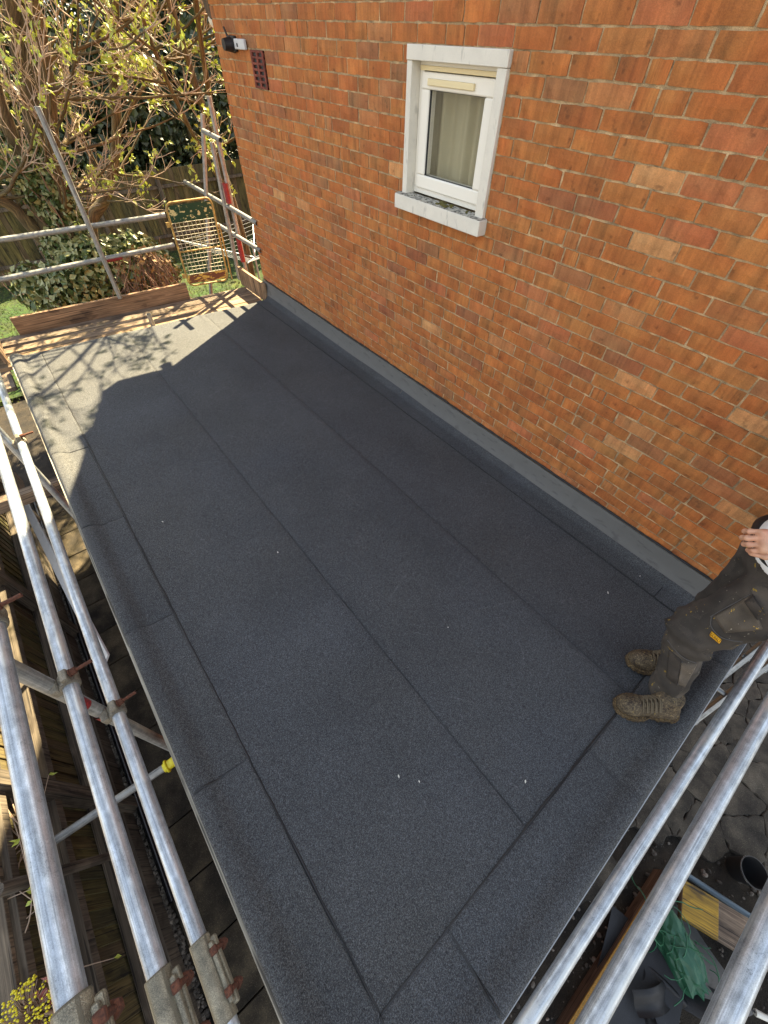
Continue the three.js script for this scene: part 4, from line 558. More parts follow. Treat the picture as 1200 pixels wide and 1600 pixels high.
{ // evergreens and hedge that close the garden
  const r = rng(81);
  const spots = [[-5.5, -12, 2.4, 3.6], [-2.2, -14, 2.3, 4.0], [0.9, -13.2, 2.1, 3.9], [3.2, -12.4, 2.0, 4.3], [5.6, -11, 2.2, 4.4], [8.2, -10, 2.4, 4.2], [4.2, -16, 2.6, 7.0], [-1, -18, 3.2, 7.6], [8, -16, 3, 7], [12, -12, 3, 6], [-7, -18, 3.4, 7.4], [-3.6, -16, 3.2, 8], [1.8, -20, 3.4, 9], [-3.0, -24, 4.5, 11]];
  const labs = ['dark evergreen tree at the far fence beyond the slender tree', 'broad dark evergreen in the far garden corner', 'dense dark evergreen tree standing above the far fence', 'tall black-green evergreen above the rotary airer', 'dark evergreen beside the house corner', 'evergreen hedge tree behind the brick house', 'tall evergreen in the second row behind the far fence', 'tall evergreen behind the multi stemmed tree', 'evergreen in the second row behind the house', 'outermost evergreen behind the house', 'outermost evergreen beyond the long side fence', 'big evergreen straight behind the multi stemmed tree', 'big evergreen behind the grey shed', 'farthest and tallest evergreen beyond all the others'];
  spots.forEach(([x, z, w, h], i) => { const t = thing('evergreen_tree', labs[i], 'tree', 'evergreens closing the garden', V(x, G, z)), A = Leaves(), Bl = Leaves(); const O = t.position; part('trunk', taper([V(0, 0, 0), V(.05, h * .5, 0), V(0, h * 1.1, .05)], (q) => 0.16 * (1 - .7 * q), 8), M.bark, t);
    for (let k = 0; k < (h > 5 ? 18 : 10); k++) { const d = rdir(r), c = V(x + d.x * w * .5, G + h * (.15 + .8 * r()), z + d.z * w * .45), R = V(w * .5, h * .22, w * .5); leafMass(A, c, R, 480, 0.21, r, 0.3, .4); leafMass(Bl, c, R, 130, 0.17, r, 0.85, .4); }
    stuffPart('foliage', A.geo(O), M.ever, t); stuffPart('tips', Bl.geo(O), M.ever2, t); });
  // far panel fence
  const f = thing('panel_fence', 'green-brown panel fence at the end of the lawn', 'fence', null, V(2, G, -10)), n = 74;
  for (let k = 0; k < n; k++) { const o = part('board', jitterUv(box(0.135, 1.95, 0.016, 0, 0.975, 0), r), M.fence[Math.floor(r() * 5)], f); o.position.set(-5.5 + k * 0.14, (r() - .5) * .02, (k % 2) * 0.012 + 0.0); }
  for (const y of [0.4, 1.55]) part('rail', bx(-5.6, 5, y, y + 0.07, 0.03, 0.07), M.fenceRail, f); for (let k = 0; k < 7; k++) part('post', bx(-5.5 + k * 1.75, -5.41 + k * 1.75, 0, 2.05, 0.04, 0.13), M.fenceRail, f);
  // sunlit slatted panel leaning by the tree foot
  const p = onZ(72, 458, -5.2), s = thing('slat_panel', 'sunlit yellow-green slatted panel leaning by the tree foot', 'fence panel', null, V(p.x, G, p.z)), hgt = p.y - G + 0.35;
  for (let k = 0; k < 14; k++) { const o = part('slat', jitterUv(box(0.05, hgt, 0.016, 0, hgt / 2, 0), r), mat(C(0.34, 0.31, 0.07), { map: woodTex2, roughness: 0.9 }), s); o.position.set(-0.42 + k * 0.066, 0, 0.02 * (k % 2)); o.rotation.z = -0.12; } part('rail', box(1.0, 0.05, 0.03, 0.02, hgt * 0.8, -0.03), M.fenceRail, s);
  const sh = thing('garden_shed', 'small grey felt roofed shed far behind the trees', 'shed', null, V(3.4, G, -20)); part('wall', bx(-1.2, 1.2, 0, 2.0, -1, 1), M.fenceRail, sh); part('roof', grid(2, 2, (a, b) => [lerp(-1.4, 1.4, a), 2.5 - Math.abs(a - .5) * 1.0, lerp(-1.2, 1.2, b), a * 3, b * 3]), mat(C(.22, .22, .21), { map: feltTex }), sh);
}
{ // flowering shrub and bare twigs beyond the board fence
  const r = rng(88), c = onX(44, 1592, -3.76), t = thing('flowering_shrub', 'shrub with yellow flower buds poking above the board fence', 'shrub', null, V(-4.1, G, c.z)), O = t.position, st = [], fl = [], D = Leaves();
  st.push(taper([V(0, 0, 0), V(0.05, 1, 0.02), c.clone().sub(O).add(V(0, -0.1, 0))], (q) => 0.02 * (1 - .6 * q), 6));
  for (let i = 0; i < 150; i++) { const d = rdir(r), e = c.clone().add(V(d.x * 0.10, Math.abs(d.y) * 0.08, d.z * 0.12)); st.push(taper([c.clone().add(V(0, -0.1, 0)), c.clone().lerp(e, .6), e].map((q) => q.clone().sub(O)), () => 0.0015, 4)); for (let k = 0; k < 2; k++) { const q = e.clone().addScaledVector(rdir(r), 0.012).sub(O); fl.push(new THREE.IcosahedronGeometry(0.0036 + r() * .0015, 1).scale(1, 1.4, 1).translate(q.x, q.y, q.z)); } }
  leafMass(D, c.clone().add(V(0.02, -0.08, 0.05)), V(.12, .06, .14), 40, 0.06, r);
  part('stems', merge(st), M.twig, t); stuffPart('flower_buds', merge(fl), mat(C(0.72, 0.62, 0.03), { roughness: 0.5 }), t); stuffPart('red_leaves', D.geo(O), leafMat(0.30, 0.06, 0.03), t);
  const w = thing('bare_shrub', 'bare twiggy shrub with opening buds against the board fence', 'shrub', null, V(-4.2, G, 3.4)), tw = [], lv = Leaves();
  for (let i = 0; i < 16; i++) { const a = onX(-20 + r() * 20, 1150 + r() * 420, -4.0), b2 = onX(20 + r() * 60, 1160 + r() * 260, -3.75); if (i === 0) { b2.copy(onX(178, 1497, -3.7)); a.copy(onX(70, 1540, -4.0)); } if (i === 1) { a.copy(onX(0, 1250, -3.95)); b2.copy(onX(32, 1310, -3.75)); } const cv = [V(-4.2, G, 3.4 + (a.z - 3.4) * .6), a, a.clone().lerp(b2, .5).add(rdir(r).multiplyScalar(.05)), b2]; tw.push(taper(spline(cv, 14).map((q) => q.clone().sub(w.position)), (q) => 0.007 * (1 - .75 * q), 5)); for (let k = 0; k < 2; k++) { const d = rdir(r); let n = rdir(r); n.addScaledVector(d, -n.dot(d)).normalize(); lv.add(b2, d, n, 0.03 + r() * .02, 0.011); } }
  part('stems', merge(tw), M.twig, w); stuffPart('leaves', lv.geo(w.position), r() < 2 ? M.leafYoung : M.leafYoung, w);
}

// ---------------------------------------------------------------- the roofer
function nets(f, lo, hi, h) { // naive surface nets of f < 0
  const nx = Math.ceil((hi.x - lo.x) / h) + 1, ny = Math.ceil((hi.y - lo.y) / h) + 1, nz = Math.ceil((hi.z - lo.z) / h) + 1, F = new Float32Array(nx * ny * nz), id = (i, j, k) => (k * ny + j) * nx + i;
  for (let k = 0; k < nz; k++) for (let j = 0; j < ny; j++) for (let i = 0; i < nx; i++) F[id(i, j, k)] = f(lo.x + i * h, lo.y + j * h, lo.z + k * h);
  const vid = new Int32Array(nx * ny * nz).fill(-1), pos = [], idx = [];
  for (let k = 0; k < nz - 1; k++) for (let j = 0; j < ny - 1; j++) for (let i = 0; i < nx - 1; i++) {
    let sx = 0, sy = 0, sz = 0, n = 0; const c = (a, b, d) => F[id(i + a, j + b, k + d)];
    const edge = (a, b, d, e, g, l) => { const p = c(a, b, d), q = c(e, g, l); if ((p < 0) !== (q < 0)) { const t = p / (p - q); sx += a + (e - a) * t; sy += b + (g - b) * t; sz += d + (l - d) * t; n++; } };
    for (let a = 0; a < 2; a++) for (let b = 0; b < 2; b++) { edge(0, a, b, 1, a, b); edge(a, 0, b, a, 1, b); edge(a, b, 0, a, b, 1); }
    if (n) { vid[id(i, j, k)] = pos.length / 3; pos.push(lo.x + (i + sx / n) * h, lo.y + (j + sy / n) * h, lo.z + (k + sz / n) * h); }
  }
  const quad = (a, b, c, d, fl) => { if (a < 0 || b < 0 || c < 0 || d < 0) return; if (fl) idx.push(a, b, c, a, c, d); else idx.push(a, c, b, a, d, c); };
  for (let k = 1; k < nz - 1; k++) for (let j = 1; j < ny - 1; j++) for (let i = 1; i < nx - 1; i++) {
    const p = F[id(i, j, k)] < 0;
    if (p !== F[id(i + 1, j, k)] < 0) quad(vid[id(i, j - 1, k - 1)], vid[id(i, j, k - 1)], vid[id(i, j, k)], vid[id(i, j - 1, k)], p);
    if (p !== F[id(i, j + 1, k)] < 0) quad(vid[id(i - 1, j, k - 1)], vid[id(i - 1, j, k)], vid[id(i, j, k)], vid[id(i, j, k - 1)], p);
    if (p !== F[id(i, j, k + 1)] < 0) quad(vid[id(i - 1, j - 1, k)], vid[id(i, j - 1, k)], vid[id(i, j, k)], vid[id(i - 1, j, k)], p);
  }
  const g = new THREE.BufferGeometry(); g.setAttribute('position', new THREE.Float32BufferAttribute(pos, 3)); g.setIndex(idx); g.computeVertexNormals(); return uvBox(g);
}
const cap = (a, b, ra, rb) => { const dx = b.x - a.x, dy = b.y - a.y, dz = b.z - a.z, L2 = dx * dx + dy * dy + dz * dz; return (x, y, z) => { const t = clamp(((x - a.x) * dx + (y - a.y) * dy + (z - a.z) * dz) / L2, 0, 1); return Math.hypot(x - a.x - dx * t, y - a.y - dy * t, z - a.z - dz * t) - (ra + (rb - ra) * t); }; };
const ell = (c, rx, ry, rz, X = V(1, 0, 0), Y = V(0, 1, 0), Z = V(0, 0, 1)) => (x, y, z) => { const q = V(x - c.x, y - c.y, z - c.z), a = q.dot(X) / rx, b = q.dot(Y) / ry, d = q.dot(Z) / rz, k = Math.sqrt(a * a + b * b + d * d); return (k - 1) * Math.min(rx, ry, rz); };
const smin = (a, b, k) => { const h = Math.max(k - Math.abs(a - b), 0) / k; return Math.min(a, b) - h * h * k * 0.25; };
const union = (fs, k) => (x, y, z) => { let d = 1e9; for (const f of fs) d = smin(d, f(x, y, z), k); return d; };
{
  const base = V(-0.72, 0.045, 5.66), man = thing('person', 'person in white T-shirt, paint-spattered dark work trousers and muddy boots standing on the felt', 'person', null, base);
  const put = (n, g, m, p = man, lab) => { g.translate(-base.x, -base.y, -base.z); return part(n, g, m, p, lab); };
  const LA = V(-0.785, 0.125, 5.715), LK = V(-0.705, 0.525, 5.525), LH = V(-0.56, 0.875, 5.635), RA = V(-0.555, 0.115, 5.635), RK = V(-0.50, 0.47, 5.56), RH = V(-0.42, 0.86, 5.535);
  const fw = V(-0.69, 0, -0.724).normalize(), lf = V(-0.724, 0, 0.69).normalize(), PEL = V(-0.478, 0.91, 5.59), W1 = V(-0.505, 1.05, 5.575), CH = V(-0.475, 1.31, 5.545), NK = V(-0.55, 1.50, 5.485), HD = V(-0.585, 1.645, 5.45);
  const LS = V(-0.615, 1.40, 5.68), LE = V(-0.515, 1.155, 5.68), RS = V(-0.335, 1.40, 5.41), RE = V(-0.24, 1.15, 5.43), RW = V(-0.27, 0.93, 5.58);
  const HC = CAM.clone().addScaledVector(ray(1190, 843), 1.40), hf = RIGHT.clone().multiplyScalar(-1).addScaledVector(BACK, -0.15).normalize(), hl = UP.clone().addScaledVector(hf, -UP.dot(hf)).normalize(), hn = hl.clone().cross(hf).normalize(); if (hn.dot(BACK) < 0) hn.negate();
  const LW = HC.clone().addScaledVector(hf, -0.075).addScaledVector(hl, -0.008);
  // body, continuous, skin
  const LB = V(-0.822, 0.125, 5.688), RB = V(-0.575, 0.115, 5.612), legs = [cap(LB, LK, 0.036, 0.056), cap(LK, LH, 0.062, 0.088), cap(RB, RK, 0.036, 0.056), cap(RK, RH, 0.062, 0.088), cap(LB, LB.clone().addScaledVector(fw, 0.11).setY(0.09), 0.030, 0.022), cap(RB, RB.clone().addScaledVector(fw, 0.11).setY(0.085), 0.030, 0.022)];
  const torso = [ell(PEL, 0.16, 0.13, 0.115, lf, V(0, 1, 0), fw), ell(W1, 0.14, 0.14, 0.105, lf, V(0, 1, 0), fw), ell(CH, 0.17, 0.17, 0.115, lf, V(0, 1, 0), fw), cap(LS, RS, 0.06, 0.06), cap(CH.clone().add(V(0, .1, 0)), NK, 0.075, 0.056), cap(NK, HD.clone().add(V(0, -.05, 0)), 0.056, 0.058)];
  const arms = [cap(LS, LE, 0.052, 0.043), cap(LE, LW, 0.043, 0.029), cap(RS, RE, 0.052, 0.043), cap(RE, RW, 0.043, 0.029)];
  const face = fw.clone().add(V(0, -0.25, 0)).normalize(), fup = V(0, 1, 0).addScaledVector(face, -face.y).normalize(), fl = fup.clone().cross(face), at = (a, b, c) => HD.clone().addScaledVector(face, a).addScaledVector(fup, b).addScaledVector(fl, c);
  const head = union([ell(HD, 0.098, 0.122, 0.078, face, fup, fl), cap(at(0.05, -0.08, 0), at(0.075, -0.095, 0), 0.042, 0.032), cap(at(0.09, 0.015, 0), at(0.112, -0.025, 0), 0.011, 0.016), cap(at(0.084, 0.028, 0.04), at(0.084, 0.028, -0.04), 0.014, 0.014), cap(at(0.093, -0.062, 0.02), at(0.093, -0.062, -0.02), 0.009, 0.009), ell(at(-0.005, -0.005, 0.08), 0.022, 0.034, 0.012, face, fup, fl), ell(at(-0.005, -0.005, -0.08), 0.022, 0.034, 0.012, face, fup, fl)], 0.014);
  const bodyF = union([...legs, ...torso, ...arms, head], 0.03);
  const handF = (W, F, Ls, N, thumbSide) => { const P = (a, b, c) => W.clone().addScaledVector(F, a).addScaledVector(Ls, b).addScaledVector(N, c), fs = [cap(P(-0.06, 0, 0), P(0.0, 0, 0), 0.029, 0.026), cap(P(0.0, 0.012, 0), P(0.072, 0.028, 0.004), 0.021, 0.016), cap(P(0.0, -0.012, 0), P(0.068, -0.026, 0.0), 0.021, 0.015), cap(P(0.01, 0, 0), P(0.07, 0, 0.005), 0.02, 0.017)]; const palm = union(fs, 0.018), fing = [];
    [[0.033, 0.078, 0.041, 0.0092], [0.011, 0.084, 0.046, 0.0095], [-0.011, 0.080, 0.042, 0.0092], [-0.031, 0.070, 0.034, 0.0082]].forEach(([b, a, l, rr]) => { const k0 = P(a - 0.012, b, 0.003), k1 = P(a + l * 0.46, b * 1.06, -0.022), k2 = P(a + l * 0.42, b * 1.04, -0.047), k3 = P(a + l * 0.02, b * 1.0, -0.056); fing.push(union([cap(k0, k1, rr * 1.12, rr), cap(k1, k2, rr, rr * 0.94), cap(k2, k3, rr * 0.94, rr * 0.82)], 0.006)); });
    const th = union([cap(P(0.012, thumbSide * 0.026, -0.012), P(0.045, thumbSide * 0.052, -0.024), 0.017, 0.0125), cap(P(0.045, thumbSide * 0.052, -0.024), P(0.078, thumbSide * 0.045, -0.040), 0.0118, 0.009)], 0.008);
    return (x, y, z) => { let d = 1e9; for (const f of fing) d = Math.min(d, f(x, y, z)); return smin(smin(palm(x, y, z), d, 0.008), th(x, y, z), 0.010); }; };
  const Lh = handF(LW, hf, hl, hn, -1), rf = V(-0.1, -0.9, 0.2).normalize(), rl = V(0.2, 0.1, 0.9).normalize(), rn = rf.clone().cross(rl), Rh = handF(RW, rf, rl, rn, 1);
  const pad = (c, k) => [c.clone().add(V(-k, -k, -k)), c.clone().add(V(k, k, k))];
  const skinTex = tex(256, 256, (x, y, i, j) => { const k = 0.9 + 0.2 * (fbm(x * 12, y * 12, 4, 12, 12, 4) - .5) + 0.05 * (fg(i, j) - .5), p = fbm(x * 5, y * 5, 44, 5, 5, 3) - .5; return [k, k * (1 - p * .16), k * (1 - p * .2)]; }, 0.2);
  const skin = new THREE.MeshPhysicalMaterial({ color: C(0.66, 0.34, 0.21), map: skinTex, roughness: 0.55, side: THREE.DoubleSide });
  const bodyG = merge([nets(bodyF, V(-1.1, 0.02, 5.1), V(-0.2, 1.8, 5.95), 0.011), nets(Lh, ...pad(LW.clone().addScaledVector(hf, 0.05), 0.13), 0.0028), nets(Rh, ...pad(RW.clone().addScaledVector(rf, 0.05), 0.13), 0.004)]);
  const body = put('body', bodyG, skin);
  void body;
  for (const s of [1, -1]) put('eye', new THREE.SphereGeometry(0.012, 12, 8).translate(...at(0.083, 0.008, s * 0.031).toArray()), mat(C(0.25, 0.22, 0.2), { roughness: 0.2 }));
  put('hair', nets((x, y, z) => { const h = ell(HD.clone().addScaledVector(face, -0.012).addScaledVector(fup, 0.012), 0.102, 0.124, 0.086, face, fup, fl)(x, y, z) + 0.004 * (n3(x * 90, y * 90, z * 90, 3) - .5), q = V(x, y, z).sub(HD); return Math.max(h, q.dot(face) * 0.8 - q.dot(fup) * 0.9 - 0.005); }, ...pad(HD, 0.16), 0.006), mat(C(0.05, 0.035, 0.022), { roughness: 0.7 }));
  // trousers
  const fold = (x, y, z) => 0.034 * (n3(x * 10, y * 14, z * 10, 6) - 0.5) + 0.010 * Math.sin((y * 46 + 6 * n3(x * 7, y * 3, z * 7, 8)) ) * sstep(0.30, 0.13, y) + 0.006 * Math.sin((y * 60 + 26 * (x - z) + 5 * n3(x * 6, y * 6, z * 6, 9))) * sstep(0.13, 0.02, Math.abs(y - 0.50)) + 0.018 * (n3(x * 26, y * 20, z * 26, 12) - 0.5) + 0.006 * Math.abs(Math.sin(30 * (x + 0.8 * y) + 7 * n3(x * 5, y * 5, z * 5, 31)));
  const tr = union([cap(V(-0.815, 0.065, 5.698), LK, 0.068, 0.092), cap(LK, LH, 0.098, 0.142), cap(V(-0.57, 0.055, 5.618), RK, 0.064, 0.090), cap(RK, RH, 0.092, 0.116), ell(PEL, 0.185, 0.135, 0.14, lf, V(0, 1, 0), fw), cap(PEL, W1, 0.13, 0.12)], 0.045);
  const trF = (x, y, z) => Math.max(tr(x, y, z) + fold(x, y, z), -(y - (roofY(x) + 0.07 + 0.012 * Math.sin(x * 40))), y - 1.055 - 0.01 * Math.sin(x * 12));
  const trouTex = tex(1024, 1024, (x, y, i, j) => { // woven cloth, dust, dried mud and paint specks
    const tw = 0.05 * Math.sin((i + j * 0.5) * 1.57), d = fbm(x * 9, y * 9, 5, 9, 9, 5), d2 = sstep(0.48, 0.78, fbm(x * 5, y * 5, 55, 5, 5, 4)), k = 0.34 + 0.28 * (d - .5) + tw + 0.06 * (fg(i, j) - .5) + 0.15 * d2; let c = [k * 1.02, k * 0.95, k * 0.86];
    const m = fbm(x * 46, y * 46, 91, 46, 46, 3), z = fbm(x * 4, y * 4, 17, 4, 4, 3); if (m > 0.80 && z > 0.5) c = [0.80, 0.68, 0.28]; const w = fbm(x * 60, y * 60, 191, 60, 60, 2); if (w > 0.90) c = [0.7, 0.68, 0.62]; return c; }, 0.75);
  const cloth = mat(C(0.385, 0.362, 0.342), { map: trouTex, bumpMap: trouTex, bumpScale: 0.0012, roughness: 0.95 }), clothDark = mat(C(0.26, 0.235, 0.215), { map: trouTex, roughness: 0.95 }), clothGrey = mat(C(0.80, 0.73, 0.64), { map: trouTex, bumpMap: trouTex, bumpScale: 0.001, roughness: 0.95 });
  const trousers = put('trousers', nets(trF, V(-0.95, 0.05, 5.22), V(-0.25, 1.12, 5.95), 0.0075), cloth);
  const drop = (u, v, off) => { const r = ray(u, v), L = r.length(); let t = 0.9; for (let i = 0; i < 160; i++) { const p = CAM.clone().addScaledVector(r, t / L), d = trF(p.x, p.y, p.z); if (d < off) return p; t += Math.max(0.0008, (d - off) * 0.6); if (t > 3.2) break; } return null; };
  const patch = (n, q, m, off, lab, nu = 16, nv = 12) => { const pts = []; let ok = true; const g = grid(nu, nv, (a, b) => { const u = lerp(lerp(q[0][0], q[1][0], a), lerp(q[3][0], q[2][0], a), b), v = lerp(lerp(q[0][1], q[1][1], a), lerp(q[3][1], q[2][1], a), b), e = a < 1e-6 || b < 1e-6 || a > 1 - 1e-6 || b > 1 - 1e-6; const p = drop(u, v, e ? -0.004 : off); if (!p) { ok = false; return [0, 0, 0, 0, 0]; } pts.push(p); return [p.x, p.y, p.z, a, b]; }); if (ok) put(n, n === 'woven_tag' ? g : uvBox(g), m, trousers, lab); else console.log('patch missed', n); };
  patch('cargo_pocket', [[1113, 962], [1172, 930], [1194, 985], [1132, 990]], clothGrey, 0.009, 'grey cargo pocket with yellow paint splashes', 22, 18);
  patch('shin_panel', [[1064, 1033], [1092, 1036], [1070, 1076], [1058, 1070]], clothGrey, 0.004, 'worn grey shin panel');
  patch('pocket_flap', [[1160, 938], [1176, 928], [1196, 958], [1184, 972]], clothDark, 0.015, null);
  patch('knee_pad_pocket', [[1044, 1011], [1066, 1030], [1058, 1074], [1040, 1059]], clothDark, 0.006, 'dark knee pad pocket');
  const seams = [[[1043, 1000], [1058, 1019], [1072, 1030], [1088, 1036], [1102, 1037]], [[1066, 1034], [1064, 1050], [1059, 1070]], [[1112, 962], [1111, 978], [1124, 994], [1140, 1000], [1160, 1003]], [[1110, 964], [1130, 952], [1150, 941], [1172, 929]]].map((l) => l.map(([u, v]) => drop(u, v, 0.003)).filter(Boolean)).filter((l) => l.length > 2).map((l) => taper(spline(l, 24), () => 0.0024, 5));
  put('seams', merge(seams), mat(C(0.080, 0.073, 0.066), { roughness: 0.95 }), trousers);
  const tagC = document.createElement('canvas'); tagC.width = 256; tagC.height = 80; { const x = tagC.getContext('2d'); x.fillStyle = '#e8a800'; x.fillRect(0, 0, 256, 80); x.fillStyle = '#16130c'; x.font = 'bold 58px sans-serif'; x.textAlign = 'center'; x.textBaseline = 'middle'; x.fillText('DEWALT', 128, 42, 236); } const tagT = new THREE.CanvasTexture(tagC); tagT.colorSpace = THREE.SRGBColorSpace;
  patch('woven_tag', [[1107, 993], [1124, 1007], [1129, 1000], [1112, 985]], mat(C(1, 1, 1), { map: tagT, roughness: 0.7 }), 0.007, 'small yellow woven tag with black lettering', 10, 4);
  // T-shirt: body and short sleeves, loose hem
  const shF = (x, y, z) => { const a = union([ell(W1.clone().add(V(0, -.02, 0)), 0.175, 0.17, 0.15, lf, V(0, 1, 0), fw), ell(CH, 0.19, 0.19, 0.135, lf, V(0, 1, 0), fw), cap(LS, RS, 0.075, 0.075), cap(LS, LS.clone().lerp(LE, .55), 0.075, 0.075), cap(RS, RS.clone().lerp(RE, .55), 0.075, 0.075), ell(PEL.clone().add(V(0, .04, 0)), 0.19, 0.15, 0.15, lf, V(0, 1, 0), fw)], 0.04)(x, y, z) + 0.02 * (n3(x * 9, y * 7, z * 9, 3) - .5) + 0.008 * (n3(x * 26, y * 14, z * 26, 5) - .5); const hem = 0.955 + 0.015 * Math.sin(x * 22 + z * 15), nk = 0.075 - Math.hypot(x - NK.x, y - NK.y, z - NK.z); return Math.max(a, hem - y, nk); };
  put('t_shirt', nets(shF, V(-0.85, 0.9, 5.2), V(-0.25, 1.55, 5.9), 0.009), mat(C(0.74, 0.73, 0.70), { roughness: 0.95 }));
  { // belt and tool pouch on the far hip
    const n = 40, pts = []; for (let k = 0; k <= n; k++) { const a = k / n * 6.2832; pts.push(V(-0.478, 0.985, 5.572).addScaledVector(lf, Math.cos(a) * 0.19).addScaledVector(fw, Math.sin(a) * 0.152)); } put('belt', taper(pts, () => 0.017, 8), M.black);
    const pc = CAM.clone().addScaledVector(ray(1172, 880), 1.78), g = new RoundedBoxGeometry(0.20, 0.055, 0.03, 3, 0.012); g.applyMatrix4(new THREE.Matrix4().makeBasis(RIGHT.clone().multiplyScalar(0.86).addScaledVector(UP, 0.51), UP.clone().multiplyScalar(0.86).addScaledVector(RIGHT, -0.51), BACK)); g.translate(pc.x, pc.y, pc.z); put('tool_pouch', uvBox(g), mat(C(0.02, 0.02, 0.02), { roughness: 0.7 }));
  }
  // boots
  const bootTex = tex(512, 512, (x, y, i, j) => { const k = fbm(x * 12, y * 12, 7, 12, 12, 5), m = 0.7 * sstep(0.35, 0.72, fbm(x * 70, y * 70, 27, 70, 70, 4)), w = fbm(x * 50, y * 50, 61, 50, 50, 2); let c = [lerp(0.25, 0.52, m) + 0.25 * (k - .5), lerp(0.21, 0.46, m) + 0.25 * (k - .5), lerp(0.16, 0.35, m) + 0.22 * (k - .5)]; if (w > 0.88) c = [0.72, 0.62, 0.28]; return c; }, 0.3);
  const leather = mat(C(0.82, 0.77, 0.68), { map: bootTex, bumpMap: bootTex, bumpScale: 0.0015, roughness: 0.8 }), soleM = mat(C(0.95, 0.82, 0.60), { map: bootTex, bumpMap: bootTex, bumpScale: 0.002, roughness: 0.95 });
  const boot = (heel, toe, ank) => {
    const F = toe.clone().sub(heel).setY(0).normalize(), S = V(-F.z, 0, F.x), y0 = surf((heel.x + toe.x) / 2, Math.min((heel.z + toe.z) / 2, 5.7)) + 0.017, Lb = heel.distanceTo(toe), P = (a, h, s = 0) => V(heel.x, y0 + h, heel.z).addScaledVector(F, a * Lb).addScaledVector(S, s);
    const up2 = union([ell(P(0.79, 0.046), 0.066, 0.048, 0.048, F, V(0, 1, 0), S), cap(P(0.62, 0.056), P(0.40, 0.080), 0.043, 0.043), cap(P(0.17, 0.056), P(0.40, 0.06), 0.042, 0.042), cap(P(0.20, 0.06), V(ank.x, y0 + 0.135, ank.z), 0.042, 0.046), cap(P(0.42, 0.08), V(ank.x, y0 + 0.135, ank.z), 0.042, 0.046)], 0.03);
    const bootF = (x, y, z) => { const q = V(x, y, z).sub(P(0, 0)), a = q.dot(F) / Lb; let d = up2(x, y, z) + 0.0035 * (n3(x * 40, y * 40, z * 40, 4) - .5) - 0.004 * sstep(0.70, 0.715, a) * sstep(0.03, 0.04, q.y)  + 0.0035 * Math.sin(a * 95) * sstep(0.40, 0.5, a) * sstep(0.78, 0.7, a) * sstep(0.05, .07, q.y); return Math.max(d, y0 + 0.018 - y, y - y0 - 0.16); };
    const soleF = (x, y, z) => { const q = V(x, y, z).sub(P(0, 0)), a = q.dot(F), s = q.dot(S), t = a / Lb, w = lerp(0.052, 0.066, sstep(0.25, 0.75, t)) - 0.012 * sstep(0.3, 0.42, t) * sstep(0.6, 0.45, t), ex = Math.max(-a + 0.0, a - Lb, 0), dx = t < 0.15 ? 0.15 * Lb - a : t > 0.70 ? (a - 0.70 * Lb) * 0.19 : 0, dd = t < 0.15 ? Math.hypot(dx, s) - 0.059 : t > 0.70 ? Math.hypot((a - 0.70 * Lb) * (0.066 / (0.34 * Lb)), s) - 0.066 : Math.abs(s) - w; const tread = 0.003 * Math.sign(Math.sin(a * 260)), h = Math.abs(q.y - 0.015) - 0.0165; return Math.max(dd + (q.y < 0.012 ? tread * 0.5 : 0), h, ex > 0.06 ? 1 : -1); };
    const c = P(0.5, 0.06), b = put('boot', nets(bootF, c.clone().add(V(-.22, -.08, -.22)), c.clone().add(V(.22, .18, .22)), 0.0052), leather);
    put('sole', nets(soleF, c.clone().add(V(-.22, -.09, -.22)), c.clone().add(V(.22, .0, .22)), 0.0042), soleM, b);
    const lc = []; for (let k = 0; k < 5; k++) { const a = 0.46 + k * 0.052, h = 0.141 - k * 0.0095, w = 0.034; lc.push(taper([P(a, h - 0.03, -w - .006), P(a + 0.02, h - 0.004, -w * .6), P(a + 0.015, h + 0.004, 0), P(a - 0.02, h - 0.004, w * .6), P(a, h - 0.03, w + .006)], () => 0.0034, 6), taper([P(a + .03, h - 0.032, w + .006), P(a + 0.01, h - 0.004, w * .5), P(a - 0.01, h + 0.003, -w * .2), P(a - 0.02, h - 0.03, -w - .006)], () => 0.0034, 6)); } put('laces', merge(lc), mat(C(0.13, 0.10, 0.06), { roughness: 0.95 }), b);
  };
  boot(V(-0.80, 0, 5.752), V(-1.0, 0, 5.548), V(-0.822, 0, 5.682)); boot(V(-0.535, 0, 5.668), V(-0.73, 0, 5.468), V(-0.575, 0, 5.605));
}

